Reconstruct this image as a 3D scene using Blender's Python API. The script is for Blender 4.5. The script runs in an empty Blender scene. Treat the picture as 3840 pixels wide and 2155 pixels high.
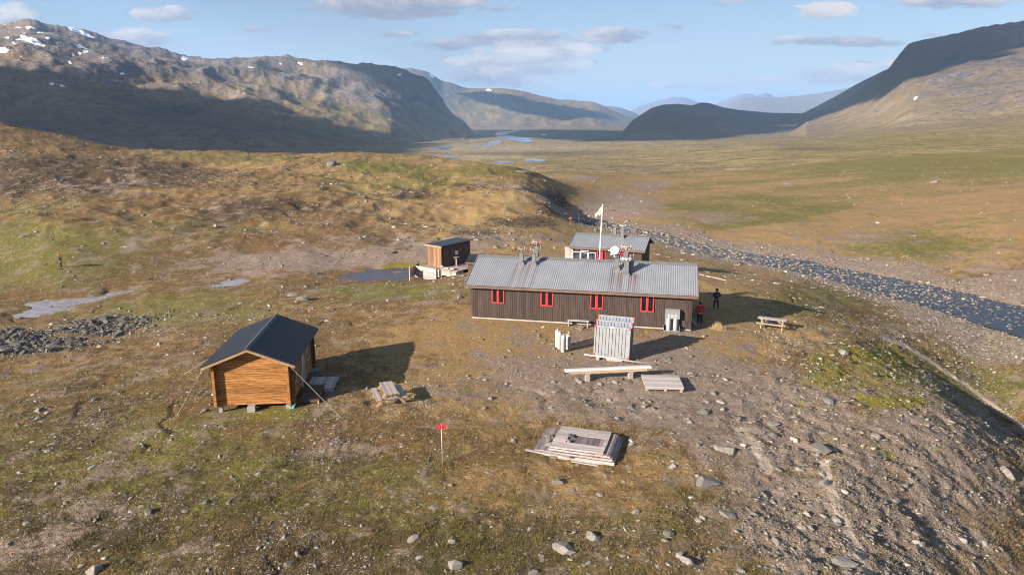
import bpy, bmesh, math, random
import numpy as np
from mathutils import Vector, Matrix

# ------------------------------------------------------------------ camera, sky, sun, exposure
C = bpy.context.scene.collection
SC = bpy.context.scene
rad = math.radians
IW, IH, FPX, HOR, CAMH = 3840.0, 2155.0, 2700.0, 440.0, 15.6
PITCH = math.atan((IH / 2 - HOR) / FPX)
CP, SP = math.cos(PITCH), math.sin(PITCH)
SUN_EL, SUN_AZ = rad(20.5), rad(235.0)          # azimuth clockwise from +Y
TOSUN = np.array([math.sin(SUN_AZ) * math.cos(SUN_EL), math.cos(SUN_AZ) * math.cos(SUN_EL), math.sin(SUN_EL)])
HAZE = 6.2e-5

cd = bpy.data.cameras.new('camera'); cam = bpy.data.objects.new('camera', cd); C.objects.link(cam)
cam.location = (0, 0, CAMH); cam.rotation_euler = (math.pi / 2 - PITCH, 0, 0)
cd.sensor_width = 36.0; cd.lens = 36.0 * FPX / IW; cd.clip_start = 0.5; cd.clip_end = 80000
SC.camera = cam

sl = bpy.data.lights.new('sun', 'SUN'); sun = bpy.data.objects.new('sun', sl); C.objects.link(sun)
sl.energy = 5.0; sl.angle = rad(0.5); sl.color = (1.0, 0.90, 0.76)
sun.rotation_euler = Vector(TOSUN).to_track_quat('Z', 'Y').to_euler()
sun.location = (0, 0, 300)

SC.view_settings.view_transform = 'Standard'; SC.view_settings.look = 'None'
SC.view_settings.gamma = 1.0; SC.view_settings.use_curve_mapping = False
SC.view_settings.exposure = 1.38
SC.render.engine = 'CYCLES'
SC.cycles.use_denoising = True
SC.cycles.max_bounces = 6; SC.cycles.volume_bounces = 1
SC.cycles.filter_width = 1.05

class NT:
    def __init__(s, tree): s.t = tree; s.n = tree.nodes; s.l = tree.links
    def node(s, typ, **kw):
        n = s.n.new(typ)
        for k, v in kw.items():
            setattr(n, k, v)
        return n
    def put(s, sock, v):
        if isinstance(v, bpy.types.NodeSocket): s.l.new(v, sock)
        elif isinstance(v, (tuple, list)) and sock.type == 'RGBA': sock.default_value = tuple(v) + ((1.0,) if len(v) == 3 else ())
        elif v is not None: sock.default_value = v
    def math(s, op, a, b=None, c=None, clamp=False):
        n = s.node('ShaderNodeMath', operation=op, use_clamp=clamp)
        for i, v in enumerate((a, b, c)):
            if v is not None: s.put(n.inputs[i], v)
        return n.outputs[0]
    def mix(s, f, a, b, mode='MIX'):
        n = s.node('ShaderNodeMix', data_type='RGBA', blend_type=mode)
        s.put(n.inputs[0], f); s.put(n.inputs[6], a); s.put(n.inputs[7], b)
        return n.outputs[2]
    def ramp(s, f, lo, hi, a=0.0, b=1.0, smooth=True):
        n = s.node('ShaderNodeMapRange', interpolation_type='SMOOTHSTEP' if smooth else 'LINEAR')
        s.put(n.inputs[0], f); n.inputs[1].default_value = lo; n.inputs[2].default_value = hi
        n.inputs[3].default_value = a; n.inputs[4].default_value = b
        return n.outputs[0]
    def noise(s, vec, scale, detail=4, rough=0.55, dist=0.0):
        n = s.node('ShaderNodeTexNoise'); s.put(n.inputs['Vector'], vec)
        n.inputs['Scale'].default_value = scale; n.inputs['Detail'].default_value = detail
        n.inputs['Roughness'].default_value = rough; n.inputs['Distortion'].default_value = dist
        return n.outputs['Fac']
    def mapping(s, vec, scale=(1, 1, 1), loc=(0, 0, 0), rot=(0, 0, 0)):
        n = s.node('ShaderNodeMapping'); s.put(n.inputs[0], vec)
        n.inputs['Scale'].default_value = scale; n.inputs['Location'].default_value = loc; n.inputs['Rotation'].default_value = rot
        return n.outputs[0]

# sky: Nishita plus procedural clouds laid out by direction
W = bpy.data.worlds.new('World'); SC.world = W; W.use_nodes = True
T = NT(W.node_tree); T.n.clear()
sky = T.node('ShaderNodeTexSky', sky_type='NISHITA'); sky.sun_disc = False
sky.sun_elevation = SUN_EL; sky.sun_rotation = SUN_AZ; sky.altitude = 800; sky.air_density = 1.0; sky.dust_density = 1.0; sky.ozone_density = 1.6
tc = T.node('ShaderNodeTexCoord')
sep = T.node('ShaderNodeSeparateXYZ'); T.l.new(tc.outputs['Generated'], sep.inputs[0])
dx, dy, dz = sep.outputs
dyc = T.math('MAXIMUM', dy, 0.05)
cu = T.math('DIVIDE', dx, dyc); cw = T.math('DIVIDE', dz, dyc)
cvec = T.node('ShaderNodeCombineXYZ'); T.l.new(cu, cvec.inputs[0]); T.l.new(T.math('MULTIPLY', cw, 2.6), cvec.inputs[1])
n1 = T.noise(cvec.outputs[0], 13.0, 8, 0.62, 0.4)
n2 = T.noise(T.mapping(cvec.outputs[0], loc=(3, 7, 1)), 44.0, 5, 0.62)
nn = T.math('ADD', T.math('MULTIPLY', T.math('SUBTRACT', n1, 0.5), 2.8), T.math('MULTIPLY', T.math('SUBTRACT', n2, 0.5), 1.3))
def sky_dir(px, py):
    a, b = (px - IW / 2) / FPX, -(py - IH / 2) / FPX
    yy = CP + b * SP
    return a / yy, (-SP + b * CP) / yy
#          D-x,  D-y, half width, half height, strength, brightness
CLOUDS = [(1010, 10, 205, 32, 1.2, .52), (420, 35, 80, 17, .85, .5), (345, 95, 95, 20, .9, .62), (35, 38, 75, 26, .45, .55), (640, 73, 34, 6, .5, .45),
          (990, 87, 42, 9, .45, .42), (1130, 112, 62, 15, .55, .45), (1300, 98, 160, 20, .95, .48), (1565, 88, 100, 18, .95, .55), (1350, 130, 140, 24, 1.2, .80),
          (1300, 165, 165, 32, .95, .7), (1235, 192, 150, 22, .8, .6), (1345, 205, 32, 14, .9, .95), (2075, 27, 76, 19, 1.25, .98), (2400, 6, 150, 14, .8, .6),
          (2120, 103, 185, 13, .85, .55), (2110, 186, 130, 22, .6, .66), (1700, 215, 62, 10, .7, .75), (1690, 68, 62, 8, .5, .5), (1820, 212, 95, 12, .35, .7),
          (2260, 165, 60, 16, .5, .6), (1950, 200, 60, 12, .5, .8), (740, 132, 30, 7, .35, .45), (1880, 8, 60, 8, .3, .5), (2330, 90, 70, 8, .5, .6), (1250, 20, 40, 10, .3, .4)]
dens = None; brt = None
for (ax, ay, hw, hh, st, br) in CLOUDS:
    c0, e0 = sky_dir(ax * 1.4907, ay * 1.4907)
    hw, hh = hw * 1.4907 / FPX * 1.15, hh * 1.4907 / FPX * 1.25
    a = T.math('MULTIPLY', T.math('SUBTRACT', cu, c0), 1 / hw)
    b = T.math('MULTIPLY', T.math('SUBTRACT', cw, e0), 1 / hh)
    q = T.math('ADD', T.math('MULTIPLY', a, a), T.math('MULTIPLY', b, b))
    d = T.math('MULTIPLY', T.math('SUBTRACT', 1.0, q), st)
    d = T.math('MAXIMUM', d, -2.0)
    lit = T.math('MULTIPLY_ADD', b, 0.32, br)             # tops catch the sun
    w_ = T.math('MAXIMUM', d, 0.0)
    dens = d if dens is None else T.math('MAXIMUM', dens, d)
    brt = T.math('MULTIPLY', w_, lit) if brt is None else T.math('ADD', brt, T.math('MULTIPLY', w_, lit))
    wsum = w_ if ax == 1010 and ay == 10 else T.math('ADD', wsum, w_)
lit = T.math('DIVIDE', brt, T.math('MAXIMUM', wsum, 0.02))
lit = T.math('ADD', lit, T.math('MULTIPLY', T.math('SUBTRACT', n1, 0.5), 1.9))
cov = T.ramp(T.math('ADD', dens, T.math('MULTIPLY', nn, 1.05)), 0.02, 0.70, 0.0, 0.86)
front = T.ramp(dy, 0.2, 0.4)
cov = T.math('MULTIPLY', cov, front)
skyc = T.node('ShaderNodeVectorMath', operation='SCALE'); T.l.new(sky.outputs[0], skyc.inputs[0]); skyc.inputs[3].default_value = 1.0
# a paler band of air low over the horizon
low = T.ramp(cw, 0.0, 0.17, 1.0, 0.0)
skyp = T.mix(T.math('MULTIPLY', low, 0.42), T.mix(0.46, skyc.outputs[0], (2.65, 3.6, 5.35)), (4.75, 5.25, 5.8))
ccol = T.mix(T.ramp(lit, 0.25, 1.05), (2.45, 2.6, 3.25), (6.2, 5.9, 5.85))
bg = T.node('ShaderNodeBackground'); T.put(bg.inputs[0], T.mix(cov, skyp, ccol)); bg.inputs[1].default_value = 0.058
ow = T.node('ShaderNodeOutputWorld'); T.l.new(bg.outputs[0], ow.inputs[0])

# ------------------------------------------------------------------ helpers
def ray(px, py):
    u = (px - IW / 2) / FPX; v = -(py - IH / 2) / FPX
    return np.array([u, CP + v * SP, -SP + v * CP])
def at_z(px, py, z):
    d = ray(px, py); t = (z - CAMH) / d[2]; return np.array([d[0] * t, d[1] * t, z])
def at_y(px, py, y):
    d = ray(px, py); t = y / d[1]; return np.array([d[0] * t, y, CAMH + d[2] * t])
def on_plane(px, py, p, n):
    d = ray(px, py); c = np.array([0, 0, CAMH]); t = np.dot(np.asarray(p) - c, n) / np.dot(d, n); return c + t * d
def tag(o, label=None, cat=None, group=None, kind=None):
    if label: o['label'] = label
    if cat: o['category'] = cat
    if group: o['group'] = group
    if kind: o['kind'] = kind
    return o
def empty(name, loc, rz=0.0):
    o = bpy.data.objects.new(name, None); C.objects.link(o); o.location = loc; o.rotation_euler = (0, 0, rz); o.empty_display_size = 0.2
    return o
def thing(name, label, cat, loc, rz=0.0, group=None): return tag(empty(name, loc, rz), label, cat, group)
def mesh_np(name, V, Fc):
    V = np.ascontiguousarray(V, np.float32); Fc = np.ascontiguousarray(Fc, np.int32); m, k = Fc.shape
    me = bpy.data.meshes.new(name); me.vertices.add(len(V)); me.vertices.foreach_set('co', V.ravel())
    me.loops.add(m * k); me.loops.foreach_set('vertex_index', Fc.ravel())
    me.polygons.add(m); me.polygons.foreach_set('loop_start', np.arange(0, m * k, k, dtype=np.int32))
    me.update(calc_edges=True); return me
def link(name, me, mat, parent=None, smooth=False):
    o = bpy.data.objects.new(name, me); C.objects.link(o)
    if mat is not None and not me.materials: me.materials.append(mat)
    if parent is not None: o.parent = parent
    if smooth: me.polygons.foreach_set('use_smooth', np.ones(len(me.polygons), bool))
    return o
def set_col(me, name, arr):
    a = me.color_attributes.new(name, 'FLOAT_COLOR', 'POINT')
    A = np.ones((len(me.vertices), 4), np.float32); A[:, :arr.shape[1]] = arr
    a.data.foreach_set('color', A.ravel())
class MB:
    """collects shapes and links them as ONE mesh object"""
    def __init__(s): s.v = []; s.f = []
    def add(s, vs, fs):
        b = len(s.v); s.v += [tuple(map(float, p)) for p in vs]; s.f += [tuple(b + i for i in f) for f in fs]; return s
    def box(s, x0, x1, y0, y1, z0, z1, ch=0.0):
        if ch > 0:
            c = ch; pts = []
            for z, k in ((z0, 1), (z0 + c, 0), (z1 - c, 0), (z1, 1)):
                e = c if k else 0
                pts += [(x0 + e, y0 + e, z), (x1 - e, y0 + e, z), (x1 - e, y1 - e, z), (x0 + e, y1 - e, z)]
            fs = [(3, 2, 1, 0), (12, 13, 14, 15)]
            for r in range(3):
                for i in range(4):
                    j = (i + 1) % 4; fs.append((r * 4 + i, r * 4 + j, r * 4 + 4 + j, r * 4 + 4 + i))
            return s.add(pts, fs)
        return s.add([(x0, y0, z0), (x1, y0, z0), (x1, y1, z0), (x0, y1, z0), (x0, y0, z1), (x1, y0, z1), (x1, y1, z1), (x0, y1, z1)],
                     [(3, 2, 1, 0), (4, 5, 6, 7), (0, 1, 5, 4), (1, 2, 6, 5), (2, 3, 7, 6), (3, 0, 4, 7)])
    def beam(s, p, q, w, h, up=(0, 0, 1)):
        p, q = Vector(p), Vector(q); d = (q - p).normalized(); u = Vector(up)
        sd = d.cross(u)
        if sd.length < 1e-4: sd = d.cross(Vector((1, 0, 0)))
        sd.normalize(); u = sd.cross(d).normalized()
        vs = []
        for c in (p, q):
            for a, b in ((-1, -1), (1, -1), (1, 1), (-1, 1)): vs.append(c + sd * (a * w / 2) + u * (b * h / 2))
        return s.add(vs, [(0, 1, 2, 3), (7, 6, 5, 4), (0, 4, 5, 1), (1, 5, 6, 2), (2, 6, 7, 3), (3, 7, 4, 0)])
    def tube(s, p, q, r0, r1=None, n=10):
        r1 = r0 if r1 is None else r1
        p, q = Vector(p), Vector(q); d = (q - p).normalized(); a = d.orthogonal().normalized(); b = d.cross(a)
        vs = [c + (a * math.cos(2 * math.pi * i / n) + b * math.sin(2 * math.pi * i / n)) * r for c, r in ((p, r0), (q, r1)) for i in range(n)]
        fs = [(i, (i + 1) % n, n + (i + 1) % n, n + i) for i in range(n)] + [tuple(range(n - 1, -1, -1)), tuple(range(n, 2 * n))]
        return s.add(vs, fs)
    def lathe(s, prof, n=16, c=(0, 0, 0), axis=None):
        vs = []; A = Matrix.Identity(3) if axis is None else Vector((0, 0, 1)).rotation_difference(Vector(axis)).to_matrix()
        for r, z in prof:
            for i in range(n):
                vs.append(Vector(c) + A @ Vector((r * math.cos(2 * math.pi * i / n), r * math.sin(2 * math.pi * i / n), z)))
        fs = []
        for k in range(len(prof) - 1):
            for i in range(n):
                j = (i + 1) % n; fs.append((k * n + i, k * n + j, k * n + n + j, k * n + n + i))
        fs.append(tuple(range(n - 1, -1, -1))); m = (len(prof) - 1) * n; fs.append(tuple(range(m, m + n)))
        return s.add(vs, fs)
    def prism(s, poly, x0, x1):
        """polygon in (y, z) run along x"""
        n = len(poly); vs = [(x0, y, z) for y, z in poly] + [(x1, y, z) for y, z in poly]
        return s.add(vs, [tuple(range(n - 1, -1, -1)), tuple(range(n, 2 * n))] + [(i, (i + 1) % n, n + (i + 1) % n, n + i) for i in range(n)])
    def build(s, name, mat, parent=None, smooth=False, label=None, kind=None):
        me = bpy.data.meshes.new(name); me.from_pydata(s.v, [], s.f); me.update()
        bm = bmesh.new(); bm.from_mesh(me); bmesh.ops.recalc_face_normals(bm, faces=bm.faces); bm.to_mesh(me); bm.free()
        o = link(name, me, mat, parent, smooth)
        if label: o['label'] = label
        if kind: o['kind'] = kind
        return o
def copy_tree(o, parent=None):
    c = o.copy(); C.objects.link(c); c.parent = parent
    for ch in list(o.children): copy_tree(ch, c)
    return c

# ------------------------------------------------------------------ materials
def new_mat(name):
    m = bpy.data.materials.new(name); m.use_nodes = True; t = NT(m.node_tree); t.n.clear()
    out = t.node('ShaderNodeOutputMaterial'); p = t.node('ShaderNodeBsdfPrincipled'); t.l.new(p.outputs[0], out.inputs[0])
    return m, t, p, out
def simple(name, col, rough=0.6, metal=0.0, var=0.18, scale=3.0, bump=0.0, spec=0.4, stretch=(1, 1, 1), dark=None, darkamt=0.0, rand=0.0, island=0.0):
    m, t, p, out = new_mat(name)
    co = t.node('ShaderNodeTexCoord').outputs['Object']
    v = t.mapping(co, scale=stretch)
    n = t.noise(v, scale, 5, 0.6)
    c = t.mix(t.ramp(n, 0.25, 0.75), tuple(x * (1 - var) for x in col), tuple(min(1, x * (1 + var)) for x in col))
    if dark is not None:
        c = t.mix(t.math('MULTIPLY', t.ramp(t.noise(v, scale * 0.35, 4, 0.65), 0.5, 0.72), darkamt), c, dark)
    if island:                                                       # every board its own shade
        ri = t.node('ShaderNodeNewGeometry').outputs['Random Per Island']
        hs = t.node('ShaderNodeHueSaturation'); t.put(hs.inputs['Color'], c); t.put(hs.inputs['Value'], t.ramp(ri, 0, 1, 1 - island, 1 + island * .8, False)); c = hs.outputs[0]
    if rand:
        oi = t.node('ShaderNodeObjectInfo').outputs['Random']
        hs = t.node('ShaderNodeHueSaturation'); t.put(hs.inputs['Color'], c); t.put(hs.inputs['Value'], t.ramp(oi, 0, 1, 1 - rand, 1 + rand, False)); c = hs.outputs[0]
    t.put(p.inputs['Base Color'], c); p.inputs['Roughness'].default_value = rough; p.inputs['Metallic'].default_value = metal
    p.inputs['Specular IOR Level'].default_value = spec
    if bump:
        b = t.node('ShaderNodeBump'); b.inputs['Strength'].default_value = bump; b.inputs['Distance'].default_value = 0.02
        t.put(b.inputs['Height'], n); t.l.new(b.outputs[0], p.inputs['Normal'])
    return m
M = {}
M['brown_wall'] = simple('brown_stain', (.050, .032, .026), .75, var=.30, scale=2.2, stretch=(6, 6, .5), bump=.15, dark=(.075, .055, .046), darkamt=.4, island=0.22)
M['brown_trim'] = simple('brown_trim', (.125, .075, .052), .7, var=.25, scale=5)
M['red'] = simple('red_paint', (.52, .022, .042), .45, var=.10, scale=4)
M['glass'] = simple('dark_glass', (.008, .008, .009), .06, var=.3, scale=2, spec=.6)
M['grey_paint'] = simple('grey_paint', (.125, .125, .128), .6, var=.14, scale=4, dark=(.10, .07, .05), darkamt=.3)
M['pipe'] = simple('grey_pipe', (.20, .16, .16), .5, var=.15, scale=6)
M['pipe_rust'] = simple('rusty_pipe', (.34, .20, .13), .6, var=.3, scale=7)
M['pipe_light'] = simple('zinc_pipe', (.32, .32, .33), .45, var=.15, scale=6)
M['white'] = simple('white_paint', (.58, .57, .55), .5, var=.06, scale=3)
M['white_wood'] = simple('white_wood', (.50, .47, .46), .6, var=.10, scale=3, stretch=(.4, 6, 6))
M['concrete'] = simple('pale_concrete', (.25, .23, .21), .85, var=.15, scale=7, bump=.2)
M['barge'] = simple('brown_board', (.27, .165, .085), .7, var=.2, scale=5, island=0.12)
M['new_wood'] = simple('new_pine', (.42, .28, .155), .65, var=.16, scale=5, stretch=(1, 1, 1), island=0.12)
M['old_wood'] = simple('weathered_wood', (.30, .25, .23), .8, var=.30, scale=4, stretch=(5, 5, 5), bump=.2, island=0.3)
M['silver_wood'] = simple('silvered_wood', (.36, .32, .295), .8, var=.22, scale=3.5, stretch=(.6, 9, 9), bump=.2, dark=(.19, .13, .11), darkamt=.7, island=0.28)
M['pile_wood'] = simple('stained_boards', (.20, .155, .155), .8, var=.45, scale=4, stretch=(9, .6, 5), bump=.2, dark=(.07, .042, .042), darkamt=.8, island=0.5)
M['pale_boards'] = simple('bleached_boards', (.35, .295, .275), .8, var=.22, scale=3.5, stretch=(.6, 9, 9), bump=.2, dark=(.18, .115, .10), darkamt=.75, island=0.3)
M['deck'] = simple('deck_boards', (.27, .20, .175), .8, var=.22, scale=3, stretch=(1, 8, 1), island=0.25)
M['dark_deck'] = simple('dark_deck', (.075, .042, .026), .75, var=.3, scale=4, island=0.25)
M['teal'] = simple('teal_tarp', (.08, .33, .31), .5, var=.2, scale=8)
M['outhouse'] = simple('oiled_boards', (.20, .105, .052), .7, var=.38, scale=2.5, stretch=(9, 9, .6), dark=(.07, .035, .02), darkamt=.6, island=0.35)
M['outhouse_shaded_dark'] = simple('dark_and_shaded_boards', (.085, .047, .030), .75, var=.3, scale=2.5, stretch=(9, 9, .6))  # outhouse front's shade put into the colour; plain dark wood elsewhere
M['black_roof'] = simple('black_sheet', (.026, .028, .036), .5, var=.2, scale=3)
M['cap'] = simple('dark_grey_sheet', (.050, .052, .060), .5, var=.15, scale=4)
M['galv'] = simple('galvanised', (.205, .207, .215), .55, metal=.1, var=.12, scale=5, dark=(.14, .14, .15), darkamt=.6)
M['galv_shaded'] = simple('galvanised_shaded', (.15, .175, .225), .5, metal=.2, var=.14, scale=5)  # bluish shade on the rear sheets, put into the metal colour
M['cyl'] = simple('cylinder_enamel', (.36, .35, .35), .45, var=.08, scale=5, dark=(.27, .26, .25), darkamt=.5)
M['cyl_shaded'] = simple('cylinder_shaded', (.32, .33, .35), .45, var=.10, scale=5)  # copy for the cylinder in shade, the shade put into its colour
M['rust'] = simple('rusted_iron', (.30, .15, .07), .8, var=.3, scale=9)
M['yellow'] = simple('yellow_cloth', (.75, .50, .04), .7, var=.1)
M['skin'] = simple('skin', (.42, .22, .15), .55, var=.06)
M['hair'] = simple('dark_hair', (.025, .018, .014), .6, var=.3, scale=30)
M['red_jacket'] = simple('red_jacket', (.42, .015, .025), .7, var=.15, scale=8)
M['navy_jacket'] = simple('navy_jacket', (.018, .026, .055), .7, var=.2, scale=8)
M['black_jacket'] = simple('black_jacket', (.020, .020, .026), .7, var=.2, scale=8)
M['trousers'] = simple('dark_trousers', (.014, .015, .021), .75, var=.25, scale=9)
M['boots'] = simple('dark_boots', (.016, .014, .013), .6, var=.2)
M['orange'] = simple('orange_red_paint', (.66, .10, .04), .5, var=.1)
M['rope'] = simple('pale_rope', (.33, .31, .28), .7, var=.1)
M['cable'] = simple('grey_cable', (.15, .15, .16), .5, var=.2)
M['solar'] = None
def log_wood():
    m, t, p, out = new_mat('oiled_logs')
    co = t.node('ShaderNodeTexCoord').outputs['Object']
    n = t.noise(t.mapping(co, scale=(.9, .9, 13)), 1.6, 6, .68)
    n2 = t.noise(t.mapping(co, scale=(2.2, 2.2, 26)), 1.5, 5, .6)
    c = t.mix(t.ramp(n, .33, .68), (.16, .060, .012), (.43, .200, .060))
    c = t.mix(t.ramp(n2, .55, .75, 0, .75), c, (.60, .33, .13))
    c = t.mix(t.ramp(n2, .44, .28, 0, .7), c, (.070, .026, .008))
    ri = t.node('ShaderNodeNewGeometry').outputs['Random Per Island']; hs = t.node('ShaderNodeHueSaturation'); t.put(hs.inputs['Color'], c); t.put(hs.inputs['Value'], t.ramp(ri, 0, 1, .78, 1.15, False)); c = hs.outputs[0]
    t.put(p.inputs['Base Color'], c); p.inputs['Roughness'].default_value = .6; p.inputs['Specular IOR Level'].default_value = .3
    return m
M['logs'] = log_wood()
M['log_end_shaded'] = simple('shaded_oiled_logs', (.16, .065, .02), .65, var=.35, scale=3, stretch=(3, 3, 9), island=.3)  # right-side log ends, their shade put into a darker colour
def roof_metal():
    m, t, p, out = new_mat('corrugated_metal')
    co = t.node('ShaderNodeTexCoord').outputs['Object']
    at = t.node('ShaderNodeVertexColor', layer_name='rust')
    sp = t.node('ShaderNodeSeparateColor'); t.l.new(at.outputs[0], sp.inputs[0])
    n = t.noise(t.mapping(co, scale=(.6, .35, .35)), 1.5, 4, .6)
    c = t.mix(t.ramp(n, .3, .7), (.200, .205, .225), (.240, .246, .268))
    r = t.math('MULTIPLY', sp.outputs[0], t.ramp(t.noise(t.mapping(co, scale=(7, .8, .8)), 2.0, 5, .7), .22, .50))
    c = t.mix(r, c, (.115, .042, .032))
    t.put(p.inputs['Base Color'], c); p.inputs['Roughness'].default_value = .5; p.inputs['Metallic'].default_value = .15
    return m
M['roof'] = roof_metal()
def tile_roof():
    m, t, p, out = new_mat('black_tile_sheet')
    co = t.node('ShaderNodeTexCoord').outputs['Object']
    n = t.noise(co, 3, 4, .6)
    t.put(p.inputs['Base Color'], t.mix(t.ramp(n, .3, .7), (.018, .020, .027), (.030, .032, .041)))
    p.inputs['Roughness'].default_value = .55; p.inputs['Specular IOR Level'].default_value = .35
    return m
M['tiles'] = tile_roof()
def solar_mat():
    m, t, p, out = new_mat('solar_cells')
    uv = t.node('ShaderNodeTexCoord').outputs['Object']
    s = t.node('ShaderNodeSeparateXYZ'); t.l.new(uv, s.inputs[0])
    fx = t.math('ABSOLUTE', t.math('SUBTRACT', t.math('FRACT', t.math('DIVIDE', s.outputs[0], .13)), .5))
    fz = t.math('ABSOLUTE', t.math('SUBTRACT', t.math('FRACT', t.math('DIVIDE', s.outputs[2], .13)), .5))
    g = t.math('GREATER_THAN', t.math('ADD', fx, fz), .80)
    t.put(p.inputs['Base Color'], t.mix(g, (.012, .012, .028), (.30, .28, .30))); p.inputs['Roughness'].default_value = .25
    return m
M['solar'] = solar_mat()
M['solar_blue'] = simple('blue_solar_cells', (.10, .16, .45), .3, var=.2, scale=8)

def stone_mat(name='stone', attr=None, k_=1.0):
    m, t, p, out = new_mat(name)
    gp = t.node('ShaderNodeNewGeometry')
    pos = gp.outputs['Position']
    n = t.noise(pos, 5.0, 6, .65); n2 = t.noise(pos, 22.0, 4, .6); n3 = t.noise(t.mapping(pos, loc=(9, 4, 2)), 9.0, 4, .6)
    if attr:
        base = t.node('ShaderNodeVertexColor', layer_name=attr).outputs[0]
    else:
        oi = t.node('ShaderNodeObjectInfo')
        cr = t.node('ShaderNodeValToRGB'); t.l.new(oi.outputs['Random'], cr.inputs[0])
        e = cr.color_ramp; e.elements[0].color = (.150, .132, .112, 1); e.elements[1].color = (.35, .312, .268, 1)
        k = e.elements.new(.35); k.color = (.185, .165, .142, 1); k = e.elements.new(.7); k.color = (.215, .192, .170, 1); k = e.elements.new(.85); k.color = (.24, .205, .165, 1)
        base = t.mix(1.0, cr.outputs[0], (k_, k_, k_ * 1.02), 'MULTIPLY')
    c = t.mix(t.ramp(n, .3, .7, 0, .8), base, t.mix(1.0, base, (.58, .58, .6), 'MULTIPLY'))
    c = t.mix(t.ramp(n2, .55, .75, 0, .5), c, t.mix(1.0, base, (1.45, 1.42, 1.35), 'MULTIPLY'))
    if not attr:
        c = t.mix(t.ramp(n3, .58, .70, 0, .55), c, (.24, .22, .11)); c = t.mix(t.ramp(t.noise(t.mapping(pos, loc=(2, 8, 5)), 14.0, 5, .7), .56, .68, 0, .65), c, (.42, .40, .35))
    t.put(p.inputs['Base Color'], c); p.inputs['Roughness'].default_value = .9; p.inputs['Specular IOR Level'].default_value = .2
    b = t.node('ShaderNodeBump'); b.inputs['Strength'].default_value = .5; b.inputs['Distance'].default_value = .04
    t.put(b.inputs['Height'], n); t.l.new(b.outputs[0], p.inputs['Normal'])
    return m
M['stone'] = stone_mat()
M['stone_dark'] = stone_mat('stone_dark', None, .48)
M['stone_mass'] = stone_mat('stone_mass', 'tint')

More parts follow.
